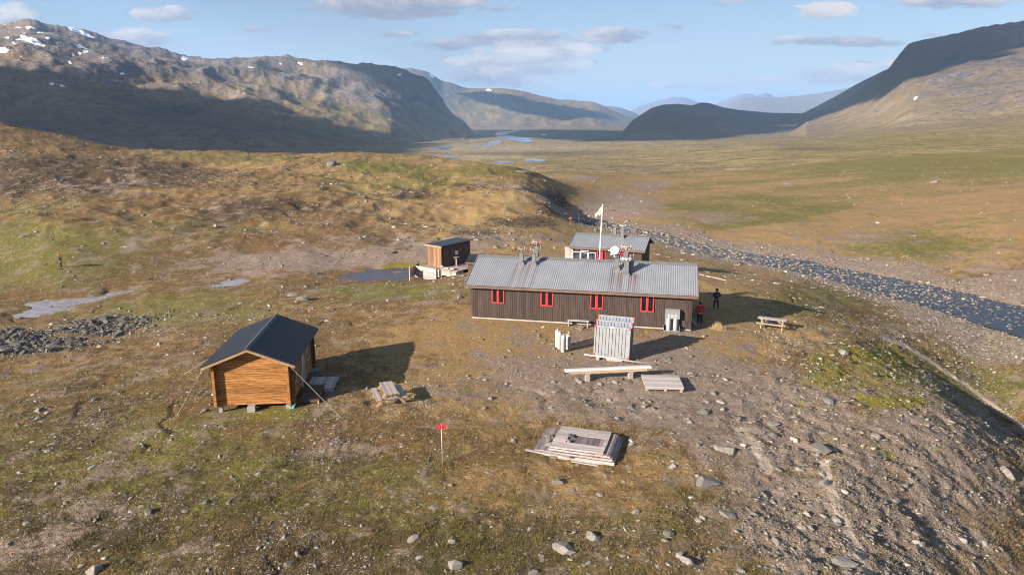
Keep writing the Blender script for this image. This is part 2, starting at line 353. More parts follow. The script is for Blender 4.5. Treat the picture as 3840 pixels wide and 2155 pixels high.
def ground_mat():
    m, t, p, out = new_mat('tundra')
    pos = t.node('ShaderNodeNewGeometry').outputs['Position']
    z1 = t.node('ShaderNodeSeparateColor'); t.l.new(t.node('ShaderNodeVertexColor', layer_name='zone').outputs[0], z1.inputs[0])
    z2 = t.node('ShaderNodeSeparateColor'); t.l.new(t.node('ShaderNodeVertexColor', layer_name='zone2').outputs[0], z2.inputs[0])
    grav, green, moss = z1.outputs; path, dark, ochre = z2.outputs
    nb = t.noise(pos, .35, 6, .62); nm = t.noise(t.mapping(pos, loc=(31, 5, 0)), 1.6, 6, .66); nf = t.noise(t.mapping(pos, loc=(3, 15, 0)), 8.0, 5, .7); nff = t.noise(pos, 26.0, 3, .7)
    # turf: rust-brown heath, golden grass, olive grass and bare soil in crisp patches
    nl = t.noise(t.mapping(pos, loc=(70, 3, 0)), .085, 5, .6); nk = t.noise(t.mapping(pos, loc=(11, 90, 0)), .75, 6, .7, .4)
    def patch(z, wz, n1, w1, n2, w2, lo, hi):
        v = t.math('MULTIPLY', z, wz); v = t.math('ADD', v, t.math('MULTIPLY', t.math('SUBTRACT', n1, .5), w1)); v = t.math('ADD', v, t.math('MULTIPLY', t.math('SUBTRACT', n2, .5), w2))
        return t.ramp(v, lo, hi)
    g = t.mix(t.ramp(nf, .3, .7), (.090, .052, .021), (.205, .122, .050))
    g = t.mix(patch(ochre, .8, nk, 1.7, nl, 1.0, .18, .52), g, t.mix(t.ramp(nf, .3, .7), (.195, .116, .045), (.375, .242, .102)))
    g = t.mix(patch(green, .9, nb, 1.5, nm, 1.1, .20, .52), g, t.mix(t.ramp(nf, .3, .7), (.075, .068, .014), (.215, .178, .044)))
    g = t.mix(t.ramp(nff, .55, .75, 0, .5), g, (.40, .28, .12))
    g = t.mix(t.ramp(nf, .44, .30, 0, .8), g, (.040, .027, .011))
    g = t.mix(patch(dark, .9, nm, 1.3, nb, .9, .22, .55), g, t.mix(t.ramp(nf, .3, .7), (.042, .028, .015), (.120, .076, .040)))
    soil = t.mix(t.ramp(nf, .3, .7), (.150, .100, .072), (.320, .232, .180))
    g = t.mix(t.math('MULTIPLY', patch(grav, .75, nb, 1.5, nk, 1.5, .08, .34), .94), g, soil)
    # bare gravel with small stones
    vo = t.node('ShaderNodeTexVoronoi', feature='F1'); t.l.new(pos, vo.inputs['Vector']); vo.inputs['Scale'].default_value = 7.0
    vb = t.node('ShaderNodeTexVoronoi', feature='F1'); t.l.new(pos, vb.inputs['Vector']); vb.inputs['Scale'].default_value = 2.6
    vs = t.node('ShaderNodeSeparateColor'); t.l.new(vo.outputs['Color'], vs.inputs[0])
    vs2 = t.node('ShaderNodeSeparateColor'); t.l.new(vb.outputs['Color'], vs2.inputs[0])
    gr = t.mix(t.ramp(nm, .3, .7), (.215, .152, .116), (.385, .290, .235))
    gr = t.mix(t.ramp(nf, .35, .7), t.mix(1.0, gr, (.66, .64, .62), 'MULTIPLY'), gr)
    peb = t.math('MULTIPLY', t.ramp(vo.outputs['Distance'], .42, .30), t.ramp(vs.outputs[0], .45, .55))
    gr = t.mix(peb, gr, t.mix(vs.outputs[1], (.15, .125, .11), (.40, .335, .285)))
    edge = t.math('ADD', grav, t.math('MULTIPLY', t.math('SUBTRACT', nm, .5), 1.5))
    edge = t.math('ADD', edge, t.math('MULTIPLY', t.math('SUBTRACT', nf, .5), .7))
    mk = t.ramp(edge, .30, .78)
    c = t.mix(mk, g, gr)
    # scattered flecks of stone in the turf
    fl = t.math('MULTIPLY', t.ramp(vb.outputs['Distance'], .30, .22), t.ramp(vs2.outputs[0], .62, .72))
    c = t.mix(t.math('MULTIPLY', fl, .8), c, t.mix(vs2.outputs[1], (.19, .165, .145), (.40, .355, .315)))
    fl2 = t.math('MULTIPLY', t.ramp(vo.outputs['Distance'], .34, .24), t.ramp(vs.outputs[0], .66, .74))
    c = t.mix(t.math('MULTIPLY', fl2, .8), c, t.mix(vs.outputs[2], (.22, .19, .165), (.46, .405, .36)))
    # moss
    mo = t.ramp(t.math('ADD', t.math('ADD', moss, t.math('MULTIPLY', t.math('SUBTRACT', nm, .5), 1.5)), t.math('MULTIPLY', t.math('SUBTRACT', nb, .5), 1.5)), .45, .66)
    c = t.mix(mo, c, t.mix(t.ramp(nf, .3, .7), (.115, .096, .010), (.265, .222, .030)))
    pa = t.ramp(t.math('ADD', path, t.math('MULTIPLY', t.math('SUBTRACT', nf, .5), .6)), .35, .65)
    c = t.mix(pa, c, t.mix(nf, (.34, .26, .195), (.46, .37, .29)))
    t.put(p.inputs['Base Color'], c); p.inputs['Roughness'].default_value = .95; p.inputs['Specular IOR Level'].default_value = .1
    h = t.math('ADD', t.math('MULTIPLY', nf, 1.0), t.math('MULTIPLY', nff, .35))
    h = t.math('ADD', h, t.math('MULTIPLY', peb, t.math('MULTIPLY', mk, .5)))
    h = t.math('ADD', h, t.math('MULTIPLY', t.math('ADD', fl, fl2), .35))
    b = t.node('ShaderNodeBump'); b.inputs['Strength'].default_value = .9; b.inputs['Distance'].default_value = .14
    t.put(b.inputs['Height'], h); t.l.new(b.outputs[0], p.inputs['Normal'])
    return m
M['ground'] = ground_mat()

def hill_mat():
    m, t, p, out = new_mat('fell')
    pos = t.node('ShaderNodeNewGeometry').outputs['Position']
    z1 = t.node('ShaderNodeSeparateColor'); t.l.new(t.node('ShaderNodeVertexColor', layer_name='zone').outputs[0], z1.inputs[0])
    z2 = t.node('ShaderNodeSeparateColor'); t.l.new(t.node('ShaderNodeVertexColor', layer_name='zone2').outputs[0], z2.inputs[0])
    rock, green, warm = z1.outputs; snow, dark, pale = z2.outputs
    nb = t.noise(pos, .004, 7, .62); nm = t.noise(t.mapping(pos, loc=(300, 50, 0)), .02, 6, .65); nf = t.noise(pos, .09, 5, .7)
    c = t.mix(t.ramp(nm, .3, .7), (.145, .103, .066), (.280, .200, .128))
    c = t.mix(t.math('MULTIPLY', warm, .9), c, t.mix(t.ramp(nm, .3, .7), (.205, .150, .068), (.345, .262, .118)))
    c = t.mix(t.math('MULTIPLY', green, t.ramp(nb, .3, .65, .3, 1)), c, t.mix(nm, (.13, .110, .040), (.27, .21, .078)))
    c = t.mix(t.ramp(nf, .52, .30, 0, .65), c, (.055, .046, .036))
    rk = t.math('ADD', rock, t.math('MULTIPLY', t.math('SUBTRACT', nm, .5), 1.6))
    c = t.mix(t.ramp(rk, .35, .7), c, t.mix(t.ramp(nf, .3, .7), (.078, .068, .064), (.225, .186, .165)))
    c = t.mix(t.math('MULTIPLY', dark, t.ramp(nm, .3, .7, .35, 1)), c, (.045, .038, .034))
    c = t.mix(t.math('MULTIPLY', pale, t.ramp(nf, .35, .6)), c, (.42, .36, .30))
    sn = t.ramp(t.math('ADD', t.math('ADD', snow, t.math('MULTIPLY', t.math('SUBTRACT', nf, .5), .6)), t.math('MULTIPLY', t.math('SUBTRACT', nm, .5), 1.5)), .45, .56)
    c = t.mix(sn, c, (.80, .82, .86))
    t.put(p.inputs['Base Color'], c); p.inputs['Roughness'].default_value = .95; p.inputs['Specular IOR Level'].default_value = .05
    b = t.node('ShaderNodeBump'); b.inputs['Strength'].default_value = .8; b.inputs['Distance'].default_value = 9.0
    t.put(b.inputs['Height'], t.math('ADD', nm, t.math('MULTIPLY', nf, .4))); t.l.new(b.outputs[0], p.inputs['Normal'])
    return m
M['hill'] = hill_mat()

def water_mat(name, col, rough, scale, bump, foam=0.0):
    m, t, p, out = new_mat(name)
    pos = t.node('ShaderNodeNewGeometry').outputs['Position']
    n = t.noise(t.mapping(pos, scale=(1, .7, 1)), scale, 4, .6)
    n2 = t.noise(pos, scale * .45, 5, .65)
    c = t.mix(t.ramp(n2, .3, .7), tuple(x * .6 for x in col), col)
    if foam:
        c = t.mix(t.ramp(n2, .60, .74, 0, foam), c, (.40, .42, .46))
    t.put(p.inputs['Base Color'], c); p.inputs['Roughness'].default_value = rough; p.inputs['IOR'].default_value = 1.33
    b = t.node('ShaderNodeBump'); b.inputs['Strength'].default_value = bump; b.inputs['Distance'].default_value = .25
    t.put(b.inputs['Height'], n); t.l.new(b.outputs[0], p.inputs['Normal'])
    return m
M['stream'] = water_mat('stream_water', (.024, .028, .043), .24, 2.2, .7, .4)
M['pool'] = water_mat('pool_water', (.30, .255, .245), .16, 3.0, .15)
M['pond'] = water_mat('pond_water', (.060, .060, .080), .16, 3.0, .5)
M['lake'] = water_mat('valley_water', (.16, .25, .42), .12, .5, .15)

def grass_mat():
    m, t, p, out = new_mat('grass_blades')
    c = t.node('ShaderNodeVertexColor', layer_name='tint').outputs[0]
    t.put(p.inputs['Base Color'], c); p.inputs['Roughness'].default_value = .85; p.inputs['Specular IOR Level'].default_value = .1
    return m
M['grass'] = grass_mat()
M['cloud'] = simple('cloud_white', (.85, .86, .88), 1.0, var=.03, scale=.01)

# ------------------------------------------------------------------ noise
_rs = np.random.RandomState(7)
_perm = _rs.permutation(256); _perm = np.concatenate([_perm, _perm])
_ang = _rs.rand(256) * 2 * np.pi; _gx = np.cos(_ang).astype(np.float32); _gy = np.sin(_ang).astype(np.float32)
def perlin(x, y, seed=0):
    x = np.asarray(x, np.float64) + seed * 17.31; y = np.asarray(y, np.float64) - seed * 9.77
    xf = np.floor(x); yf = np.floor(y); xi = xf.astype(np.int64) & 255; yi = yf.astype(np.int64) & 255
    fx = (x - xf).astype(np.float32); fy = (y - yf).astype(np.float32)
    u = fx * fx * fx * (fx * (fx * 6 - 15) + 10); v = fy * fy * fy * (fy * (fy * 6 - 15) + 10)
    x1 = (xi + 1) & 255; y1 = (yi + 1) & 255
    def g(a, b, dx, dy):
        h = _perm[_perm[a] + b]; return _gx[h] * dx + _gy[h] * dy
    n0 = g(xi, yi, fx, fy); n1 = g(x1, yi, fx - 1, fy); n2 = g(xi, y1, fx, fy - 1); n3 = g(x1, y1, fx - 1, fy - 1)
    return (n0 + u * (n1 - n0) + v * ((n2 + u * (n3 - n2)) - (n0 + u * (n1 - n0)))) * 1.5
def sstep(x, a, b):
    t = np.clip((x - a) / (b - a), 0, 1); return t * t * (3 - 2 * t)

# ------------------------------------------------------------------ terrain: one height field out to the horizon
DS = 1.4907
us = np.concatenate([np.linspace(-1.8, -.80, 110)[:-1], np.linspace(-.80, .80, 1206), np.linspace(.80, 1.8, 110)[1:]])
s_ = np.concatenate([np.arange(1.73, .75, -.006), np.arange(.75, .16, -.0015), np.arange(.16, .05, -.0008)])
ys = np.concatenate([15.6 / s_, 15.6 / .05 * np.exp(np.arange(.008, 4.42, .008))])
NC, NR = len(us), len(ys)
U, Y = np.meshgrid(us, ys); X = U * Y                      # rows = distance
spc = np.maximum(Y * np.gradient(us)[None, :], np.gradient(ys)[:, None] * .8)

def dpt(Dx, Dy, y=None, z=None):
    d = ray(Dx * DS, Dy * DS)
    t = (z - CAMH) / d[2] if z is not None else y / d[1]
    return d[0] / d[1], t * d[1], CAMH + t * d[2]
ctl = []
for a in [ # Dx, Dy, z   (what the photograph shows at that spot, by height)
    (1288, 1446, 0), (700, 1446, -.3), (0, 1446, -1.0), (0, 1200, -1.0), (300, 1200, -.5), (640, 1040, -.38), (850, 1040, -.15), (300, 1000, -.9), (520, 880, -.8), (0, 1000, -1.5),
    (1000, 1100, 0), (1288, 1200, 0), (1500, 1150, 0), (1200, 1000, 0), (1000, 900, -.1), (1200, 820, 0), (1500, 830, 0), (1740, 830, 0), (1500, 930, .0), (1900, 1000, -.15), (1700, 1250, -.05), (1900, 1300, -.3),
    (1180, 700, -.2), (1000, 740, -.8), (850, 760, -1.2), (600, 780, -1.7), (150, 850, -2.2), (150, 770, -2.7), (320, 735, -2.6), (600, 705, -2.35), (960, 690, -2.2), (860, 690, -2.3), (1060, 692, -2.1), (1080, 700, -1.9), (1108, 670, -1.9), (30, 740, -2.6),
    (154, 676, -1.5), (100, 600, -.6), (300, 560, .3), (300, 480, 1.2), (700, 660, -1.6), (700, 600, -.8), (850, 560, .2), (900, 500, .9), (1000, 640, -1.6), (1050, 560, -.5), (1150, 560, -.9), (1180, 600, -1.2), (1290, 600, -1.6), (1400, 620, -1.8), (1340, 560, -1.8),
    (1200, 500, .4), (1100, 450, 1.6), (600, 480, 1.8), (100, 480, 1.6), (1300, 480, .6), (1380, 505, -.8), (1430, 585, -3.4),
    (1405, 548, -5.0), (1560, 572, -5.2), (1700, 612, -5.4), (1850, 645, -5.6), (2000, 668, -5.8), (2200, 712, -6.0), (2400, 758, -6.2), (2570, 805, -6.4),
    (1660, 640, -2.2), (1700, 660, -1.6), (1760, 690, -.6), (1900, 700, -2.0), (1850, 730, -.5), (1960, 760, -1.0), (1935, 815, -.5), (2100, 800, -2.3), (2080, 740, -3.4), (2200, 790, -4.8), (2300, 840, -5.0), (2576, 900, -6.2), (2576, 1010, -6.4), (2400, 920, -6.0), (2450, 980, -6.6), (2550, 1060, -7.0),
    (2150, 850, -1.5), (2200, 900, -1.9), (2350, 985, -2.8), (2460, 1060, -3.6), (2576, 1150, -4.6), (2576, 1300, -4.2), (2300, 1200, -1.5), (2400, 1300, -2.4), (2576, 1446, -3.8), (2300, 1446, -1.6), (2100, 1446, -.6), (2100, 1100, -.6), (2050, 900, -.7),
    (2000, 600, -5.2), (2400, 600, -4.2), (2400, 690, -5.6), (2576, 710, -5.2), (2576, 620, -3.4), (2576, 560, -2.2), (2250, 640, -5.0), (1700, 570, -5.2), (1900, 560, -5.6), (1600, 520, -5.5), (1500, 490, -5.6), (2250, 520, -4.8),
    (1900, 500, -6.4), (1700, 470, -10), (1600, 440, -16)]:
    ctl.append(dpt(a[0], a[1], z=a[2]))
for a in [ # Dx, Dy, distance
    (0, 310, 240), (60, 325, 240), (180, 350, 245), (330, 375, 245), (420, 376, 240), (560, 385, 240), (700, 389, 236), (900, 388, 232), (1080, 395, 225), (1180, 410, 215), (1250, 422, 200), (1330, 440, 178),
    (2576, 450, 200), (2576, 380, 400), (2576, 340, 600), (2576, 300, 900), (2100, 440, 285), (2300, 400, 375), (2000, 390, 570), (1700, 410, 600), (1500, 410, 660), (1340, 405, 790), (1400, 385, 1220), (1250, 363, 2040), (1180, 375, 1540),
    (1290, 335, 4000), (1400, 355, 2300), (1700, 355, 1840), (2000, 350, 1340), (2200, 345, 900), (2350, 335, 800), (1600, 322, 6000), (1450, 322, 6000), (1300, 322, 6500), (1440, 440, 330), (1400, 420, 480)]:
    ctl.append(dpt(a[0], a[1], y=a[2]))
for a in [ # Dx, distance, z   (hidden from this camera)
    (0, 400, -14), (0, 700, -40), (200, 400, -22), (200, 800, -46), (600, 380, -20), (600, 800, -48), (1000, 340, -13), (1000, 700, -38), (1000, 1200, -50), (600, 1500, -56), (0, 1500, -54), (1240, 320, -13), (300, 3000, -62), (0, 6000, -70), (1000, 3000, -66),
    (2000, 3000, -60), (2576, 3000, 20), (0, 20000, -70), (1288, 20000, -85), (2576, 20000, -60), (1288, 9000, -82), (2576, 9000, -50), (1288, 11, 0), (0, 11, -.8), (2576, 11, -1.5), (-300, 20, -1.3), (2900, 20, -4), (2900, 60, -7.2), (2900, 100, -5), (-300, 60, -2), (-300, 150, .5), (-300, 245, 12)]:
    ctl.append(((a[0] * DS - IW / 2) / FPX / 1.03, a[1], a[2]))
ctl = np.array(ctl)
def tps_fit(a, b, z, lam):
    n = len(a); d2 = (a[:, None] - a) ** 2 + (b[:, None] - b) ** 2
    K = .5 * d2 * np.log(d2 + 1e-12) + lam * np.eye(n); Pm = np.stack([np.ones(n), a, b], 1)
    return np.linalg.solve(np.block([[K, Pm], [Pm.T, np.zeros((3, 3))]]), np.concatenate([z, np.zeros(3)]))
KU = 2.2                                                    # u is stretched against ln(distance)
ca, cb = ctl[:, 0] * KU, np.log(ctl[:, 1])
sc_z = ctl[:, 2] / (1 + ctl[:, 1] / 60.0)                    # fitted relative to distance
wt = tps_fit(ca, cb, sc_z, 2e-4)
A_, B_ = np.clip(U, -.80, .80) * KU, np.log(Y)
Z = (wt[-3] + wt[-2] * A_ + wt[-1] * B_).astype(np.float64)
A32, B32 = A_.astype(np.float32), B_.astype(np.float32)
acc = np.zeros(A32.shape, np.float32)
for i in range(len(ca)):
    d2 = (A32 - np.float32(ca[i])) ** 2 + (B32 - np.float32(cb[i])) ** 2
    acc += np.float32(.5 * wt[i]) * d2 * np.log(d2 + np.float32(1e-9))
Z = (Z + acc) * (1 + Y / 60.0)

def oct_(lam, seed, ridged=False):
    w = np.clip(lam / (2.2 * spc) - .25, 0, 1)
    n = perlin(X / lam, Y / lam, seed)
    if ridged: n = (1 - 2 * np.abs(n)) - .35
    return (n * w).astype(np.float32)
PXc = IW / 2 + FPX * U * Y / (Y * CP - (Z - CAMH) * SP)
PYc = IH / 2 - FPX * (Y * SP + (Z - CAMH) * CP) / (Y * CP - (Z - CAMH) * SP)
DX, DY = PXc / DS, PYc / DS                                   # where each spot of ground lies in the photograph
def blob(cx, cy, rx, ry, rot=0.0, soft=.5):
    a, b = DX - cx, DY - cy; c, s = math.cos(rot), math.sin(rot)
    q = np.sqrt(((a * c + b * s) / rx) ** 2 + ((-a * s + b * c) / ry) ** 2)
    return sstep(q, 1 + soft, 1 - soft)
def poly_mask(PA, PB, pts):
    pts = np.array(pts, float); ins = np.zeros(PA.shape, bool); j = len(pts) - 1
    for i in range(len(pts)):
        xi, yi, xj, yj = *pts[i], *pts[j]
        c = ((yi > PB) != (yj > PB)) & (PA < (xj - xi) * (PB - yi) / (yj - yi + 1e-12) + xi); ins ^= c; j = i
    return ins
def poly_dist(PA, PB, pts):
    d = np.full(PA.shape, 1e9, np.float32); tt = np.zeros(PA.shape, np.float32)
    for i in range(len(pts) - 1):
        ax, ay, bx, by = *pts[i], *pts[i + 1]; l2 = (bx - ax) ** 2 + (by - ay) ** 2 + 1e-9
        t = np.clip(((PA - ax) * (bx - ax) + (PB - ay) * (by - ay)) / l2, 0, 1)
        q = np.sqrt((PA - ax - t * (bx - ax)) ** 2 + (PB - ay - t * (by - ay)) ** 2)
        m = q < d; d = np.where(m, q, d); tt = np.where(m, i + t, tt)
    return d, tt
near = Y < 420
rough = np.ones_like(Z)
flat = np.exp(-(((X - 4) / 16) ** 2 + ((Y - 52) / 12) ** 2) ** 2)            # trodden, level yard
flat = np.maximum(flat, np.exp(-(((X + 14) / 5) ** 2 + ((Y - 40) / 5) ** 2) ** 2) * .9)
hum = 1 - .72 * flat
ridge_r = sstep(DX, 1750, 2000) * sstep(DY, 760, 860) * (DX < 3000)           # stony shoulder on the right
Zd = hum * (.16 * oct_(6, 1) + .10 * oct_(2.6, 2) + .060 * oct_(1.1, 3) + .032 * oct_(.5, 4) + .016 * oct_(.24, 5))
knoll = sstep(Y, 75, 120) * sstep(Y, 330, 260) * sstep(DX, 1500, 1250)
Zd += (1 - flat) * (.12 + .55 * knoll + .35 * ridge_r) * oct_(17, 6) + knoll * (1.2 * oct_(42, 7) + .50 * oct_(16, 8, True) + .36 * oct_(7, 9, True) + .22 * oct_(3.2, 19, True))
Zd += ridge_r * (.10 * oct_(2.2, 10, True) + .07 * oct_(.9, 11, True))
fp = sstep(Y, 90, 200) * (1 - knoll) * sstep(DX, 1400, 1700)
Zd += fp * (.5 * oct_(30, 12) + .2 * oct_(12, 13) + .8 * oct_(90, 14)) * sstep(Y, 100, 180)
far = sstep(Y, 350, 900)
Zd += far * (2.4 * oct_(300, 15) + 1.6 * oct_(130, 16) + .9 * oct_(55, 17) + .45 * oct_(24, 18))
gul = (1 - knoll) * (Y < 70) * (1 - .85 * flat)
chan = np.exp(-((perlin(X / 7.5, Y / 10, 81) + .35 * perlin(X / 2.2, Y / 2.6, 82)) / .06) ** 2) * sstep(perlin(X / 9, Y / 9, 83), .05, .4)
Zd -= gul * .10 * chan
Z = Z + Zd
# stream bed, brook and pond
STREAM = [dpt(*p) for p in [(1398, 546, None, -5.0), (1470, 556, None, -5.1), (1560, 573, None, -5.2), (1640, 592, None, -5.3), (1700, 610, None, -5.4), (1780, 630, None, -5.5), (1850, 645, None, -5.6), (2000, 667, None, -5.8), (2100, 690, None, -5.9), (2200, 714, None, -6.0), (2300, 736, None, -6.1), (2400, 760, None, -6.2), (2576, 812, None, -6.4), (2760, 862, None, -6.6)]]
S_XY = [(u * y, y) for u, y, z in STREAM]; S_Z = [z for u, y, z in STREAM]; S_W = [.7, .9, 1.0, 1.2, 1.5, 1.9, 2.5, 3.1, 3.6, 3.9, 4.1, 4.4, 4.8, 5.0]
sub = (Y < 175) & (Y > 55)
sd = np.full(Z.shape, 1e3, np.float32); st = np.zeros(Z.shape, np.float32)
sd[sub], st[sub] = poly_dist(X[sub], Y[sub], S_XY)
sz = np.interp(st, range(len(S_Z)), S_Z); sw = np.interp(st, range(len(S_W)), S_W)
wob = .9 * oct_(5, 21) + .5 * oct_(2.2, 22)
bed = sstep(sd + wob, sw + 3.0, sw - .6)
Z = Z * (1 - bed) + bed * (sz - .20 + .16 * oct_(1.6, 23) + .13 * oct_(.7, 24))
bankz = sstep(sd + 4.5 * oct_(14, 25) + 2 * oct_(5, 30), sw + 15, sw + 1.0)
def zp(q, s=.6211, oy=540.0):
    return (q[0] * s / DS, (oy + q[1] * s) / DS)
POOL = [zp(q) for q in [(55, 1036), (120, 1010), (215, 985), (270, 940), (420, 932), (560, 925), (700, 896), (830, 876), (880, 884), (700, 915), (560, 945), (440, 982), (330, 1012), (240, 1042), (110, 1058), (40, 1056)]]
BROOK = [zp(q) for q in [(1300, 852), (1400, 835), (1510, 821), (1510, 827), (1400, 842), (1300, 858)]]
POND = [zp(q) for q in [(2110, 812), (2190, 772), (2260, 752), (2400, 748), (2520, 752), (2520, 816), (2400, 822), (2220, 824)]]
WATERS = []
for nm, pl, zw in (('pool', POOL, -2.75), ('brook', BROOK, -2.45), ('pond', POND, -2.3)):
    P2 = [dpt(a, b, z=zw) for a, b in pl]; P2 = [(u * y, y) for u, y, z in P2]
    sub = (Y < 120) & (Y > 50) & (X < 0)
    d = np.full(Z.shape, 50.0, np.float32)
    dd, _ = poly_dist(X[sub], Y[sub], P2 + [P2[0]]); ins = poly_mask(X[sub], Y[sub], P2); d[sub] = np.where(ins, -dd, dd)
    k = sstep(d + .5 * oct_(1.5, 26) + .5 * oct_(4, 27), 1.2, -.5)
    Z = Z * (1 - k) + k * (zw - .07 + .16 * oct_(.8, 28) + .13 * oct_(2.5, 29))
    WATERS.append((nm, P2, zw, d))
# mountains: ridge line, its distance, foot distance, foot height, slope power, relief
def sil(pts):
    q = np.array([[*(lambda d: (d[0] / d[1], d[2] / d[1]))(ray(a * DS, b * DS))] for a, b in pts]); return q[:, 0], q[:, 1]
LAY = [
 ('left', [(-1700, 240), (-450, 170), (-200, 110), (-60, 78), (0, 62), (40, 52), (75, 49), (95, 51), (130, 62), (190, 71), (215, 76), (240, 83), (270, 95), (320, 106), (350, 114), (378, 119), (400, 116), (415, 121), (430, 131), (470, 140), (510, 147), (530, 151), (555, 147), (620, 144), (690, 141), (720, 138), (750, 146), (800, 150), (850, 155), (880, 160), (940, 160), (985, 166), (1010, 172), (1030, 181), (1060, 190), (1080, 206), (1095, 226), (1110, 246), (1125, 270), (1140, 291), (1165, 304), (1200, 322), (1240, 345), (1300, 420)],
   [(0, 3700), (900, 3500), (1240, 3300)], [(0, 1050), (600, 1500), (1000, 2100), (1240, 2900)], -58, 1.12, 1.0),
 ('ridge', [(940, 175), (1030, 168), (1060, 175), (1085, 184), (1110, 200), (1150, 212), (1175, 220), (1240, 221), (1285, 222), (1320, 228), (1345, 236), (1400, 249), (1440, 250), (1490, 255), (1510, 262), (1530, 272), (1560, 285), (1590, 296), (1625, 304), (1680, 340)],
   [(0, 8200), (2576, 8200)], [(0, 5200), (2576, 6400)], -80, 1.35, .8),
 ('low', [(1400, 300), (1500, 266), (1530, 267), (1560, 270), (1590, 280), (1612, 292), (1660, 310)], [(0, 11500), (2576, 11500)], [(0, 9500), (2576, 9500)], -82, 1.2, .4),
 ('far', [(1540, 300), (1590, 277), (1610, 266), (1650, 253), (1690, 243), (1722, 243), (1760, 258), (1800, 276), (1850, 300)], [(0, 19000), (2576, 19000)], [(0, 15500), (2576, 15500)], -84, 1.2, .4),
 ('far', [(1760, 300), (1800, 262), (1830, 248), (1865, 236), (1888, 236), (1902, 242), (1915, 236), (1926, 233), (1940, 238), (1950, 250), (2000, 300)], [(0, 19500), (2576, 19500)], [(0, 16500), (2576, 16500)], -84, 1.2, .4),
 ('far', [(1790, 300), (1828, 268), (1840, 255), (1862, 246), (1890, 243), (1960, 244), (2000, 241), (2050, 235), (2090, 229), (2140, 218), (2180, 210), (2240, 205), (2400, 220)], [(0, 14000), (2576, 14000)], [(0, 11500), (2576, 11500)], -82, 1.2, .5),
 ('mid', [(1480, 345), (1560, 318), (1590, 303), (1610, 290), (1640, 271), (1670, 263), (1705, 261), (1740, 265), (1752, 262), (1762, 258), (1780, 259), (1820, 270), (1860, 277), (1930, 283), (2000, 284), (2060, 282), (2140, 270)], [(0, 3400), (2576, 3300)], [(0, 2500), (2576, 2000)], -52, 1.25, .5),
 ('right', [(1930, 350), (1985, 300), (2030, 280), (2060, 264), (2120, 231), (2155, 211), (2200, 189), (2240, 170), (2300, 150)], [(0, 5200), (2576, 4600)], [(0, 3600), (2576, 3300)], -30, 1.3, .4),
 ('right', [(1860, 350), (1900, 333), (1980, 303), (2030, 287), (2060, 277), (2100, 262), (2150, 236), (2180, 215), (2210, 192), (2238, 170), (2248, 155), (2258, 142), (2270, 128), (2282, 114), (2296, 106), (2315, 102), (2350, 95), (2400, 85), (2450, 72), (2500, 62), (2576, 52), (2750, 36), (3050, 20), (4300, 40)],
   [(1900, 3000), (2050, 2900), (2240, 2500), (2576, 2300), (3000, 2100)], [(1900, 1700), (2050, 1450), (2240, 1050), (2576, 760), (3000, 640)], -26, 1.3, .55)]
BIG = .50 * perlin(X / 950, Y / 950, 31) + .28 * perlin(X / 430, Y / 430, 32)
SML = (.30 * oct_(420, 30, True) + .22 * oct_(210, 34, True) + .11 * oct_(100, 35, True) + .055 * oct_(45, 36, True) + .03 * oct_(22, 37)) 
layer = np.zeros(Z.shape, np.int8); LN = ['valley']
for li, (nm, pts, yc, yf, zf, pw, rel) in enumerate(LAY):
    su, se = sil(pts)
    e = np.interp(us, su, se, left=-.05, right=-.05)
    de = (su[0] <= us) * (us <= su[-1]) * np.where(li == 0, .0019, .0010) * rel * (perlin(us * 60, us * 0 + 3, 40 + li) + .6 * perlin(us * 160, us * 0 + 5, 50 + li)) * np.clip((e - .0) * 40, 0.15, 1)
    dxs = (1920 + FPX * us / 1.03 * 1.0) / DS
    ycr = np.interp(dxs, [a for a, b in yc], [b for a, b in yc]); yfo = np.interp(dxs, [a for a, b in yf], [b for a, b in yf])
    t = np.clip((Y - yfo) / (ycr - yfo), 0, 1); e0 = e; kk = 45 if li == 0 else 16; e = np.convolve(np.pad(e, kk, 'edge'), np.hanning(2 * kk + 1) / np.hanning(2 * kk + 1).sum(), 'valid'); de = de + (e0 - e)
    e2 = e + de * np.where(Y > ycr, 1.0, t ** 5); zc = CAMH + e * ycr
    s = t ** pw; s = s + .10 * np.sin(np.pi * t) * (pw < 1.3)
    H_ = np.maximum(np.interp(us, su, se, left=-.05, right=-.05) * ycr + CAMH - zf, 0)
    zm = zf + (zc + (e2 - e) * ycr - zf) * s
    wn = np.sin(np.pi * np.clip(t, 0, 1)) ** .7
    amp = np.minimum(H_ * .26, 70) * rel
    zm = zm + amp * wn * (1.0 * BIG + 1.0 * SML)
    lim = CAMH + (e2 - .0006) * Y                 # nothing in front stands over the ridge line
    zm = np.where(t < .985, np.minimum(zm, np.where(e2 > .0, lim, zm)), zm)
    zm = np.where(Y > ycr, zc + (e2 - e) * ycr - (Y - ycr) * .30 + 6 * SML * rel, zm)
    zm = zm - 1.4 * np.clip(55 - H_, 0, 55); zm = np.where(Y < yfo, zm - (yfo - Y) * .16, zm)
    m = (zm > Z + .5) & (Y > 600)
    k = 5 + 12 * rel
    h = np.clip(.5 + .5 * (zm - Z) / k, 0, 1)
    blend = Z * (1 - h) + zm * h + k * h * (1 - h)
    Z = np.where(Y > 600, np.where(zm > -500, blend, Z), Z); layer[m] = li + 1
Zf = Z.astype(np.float64)

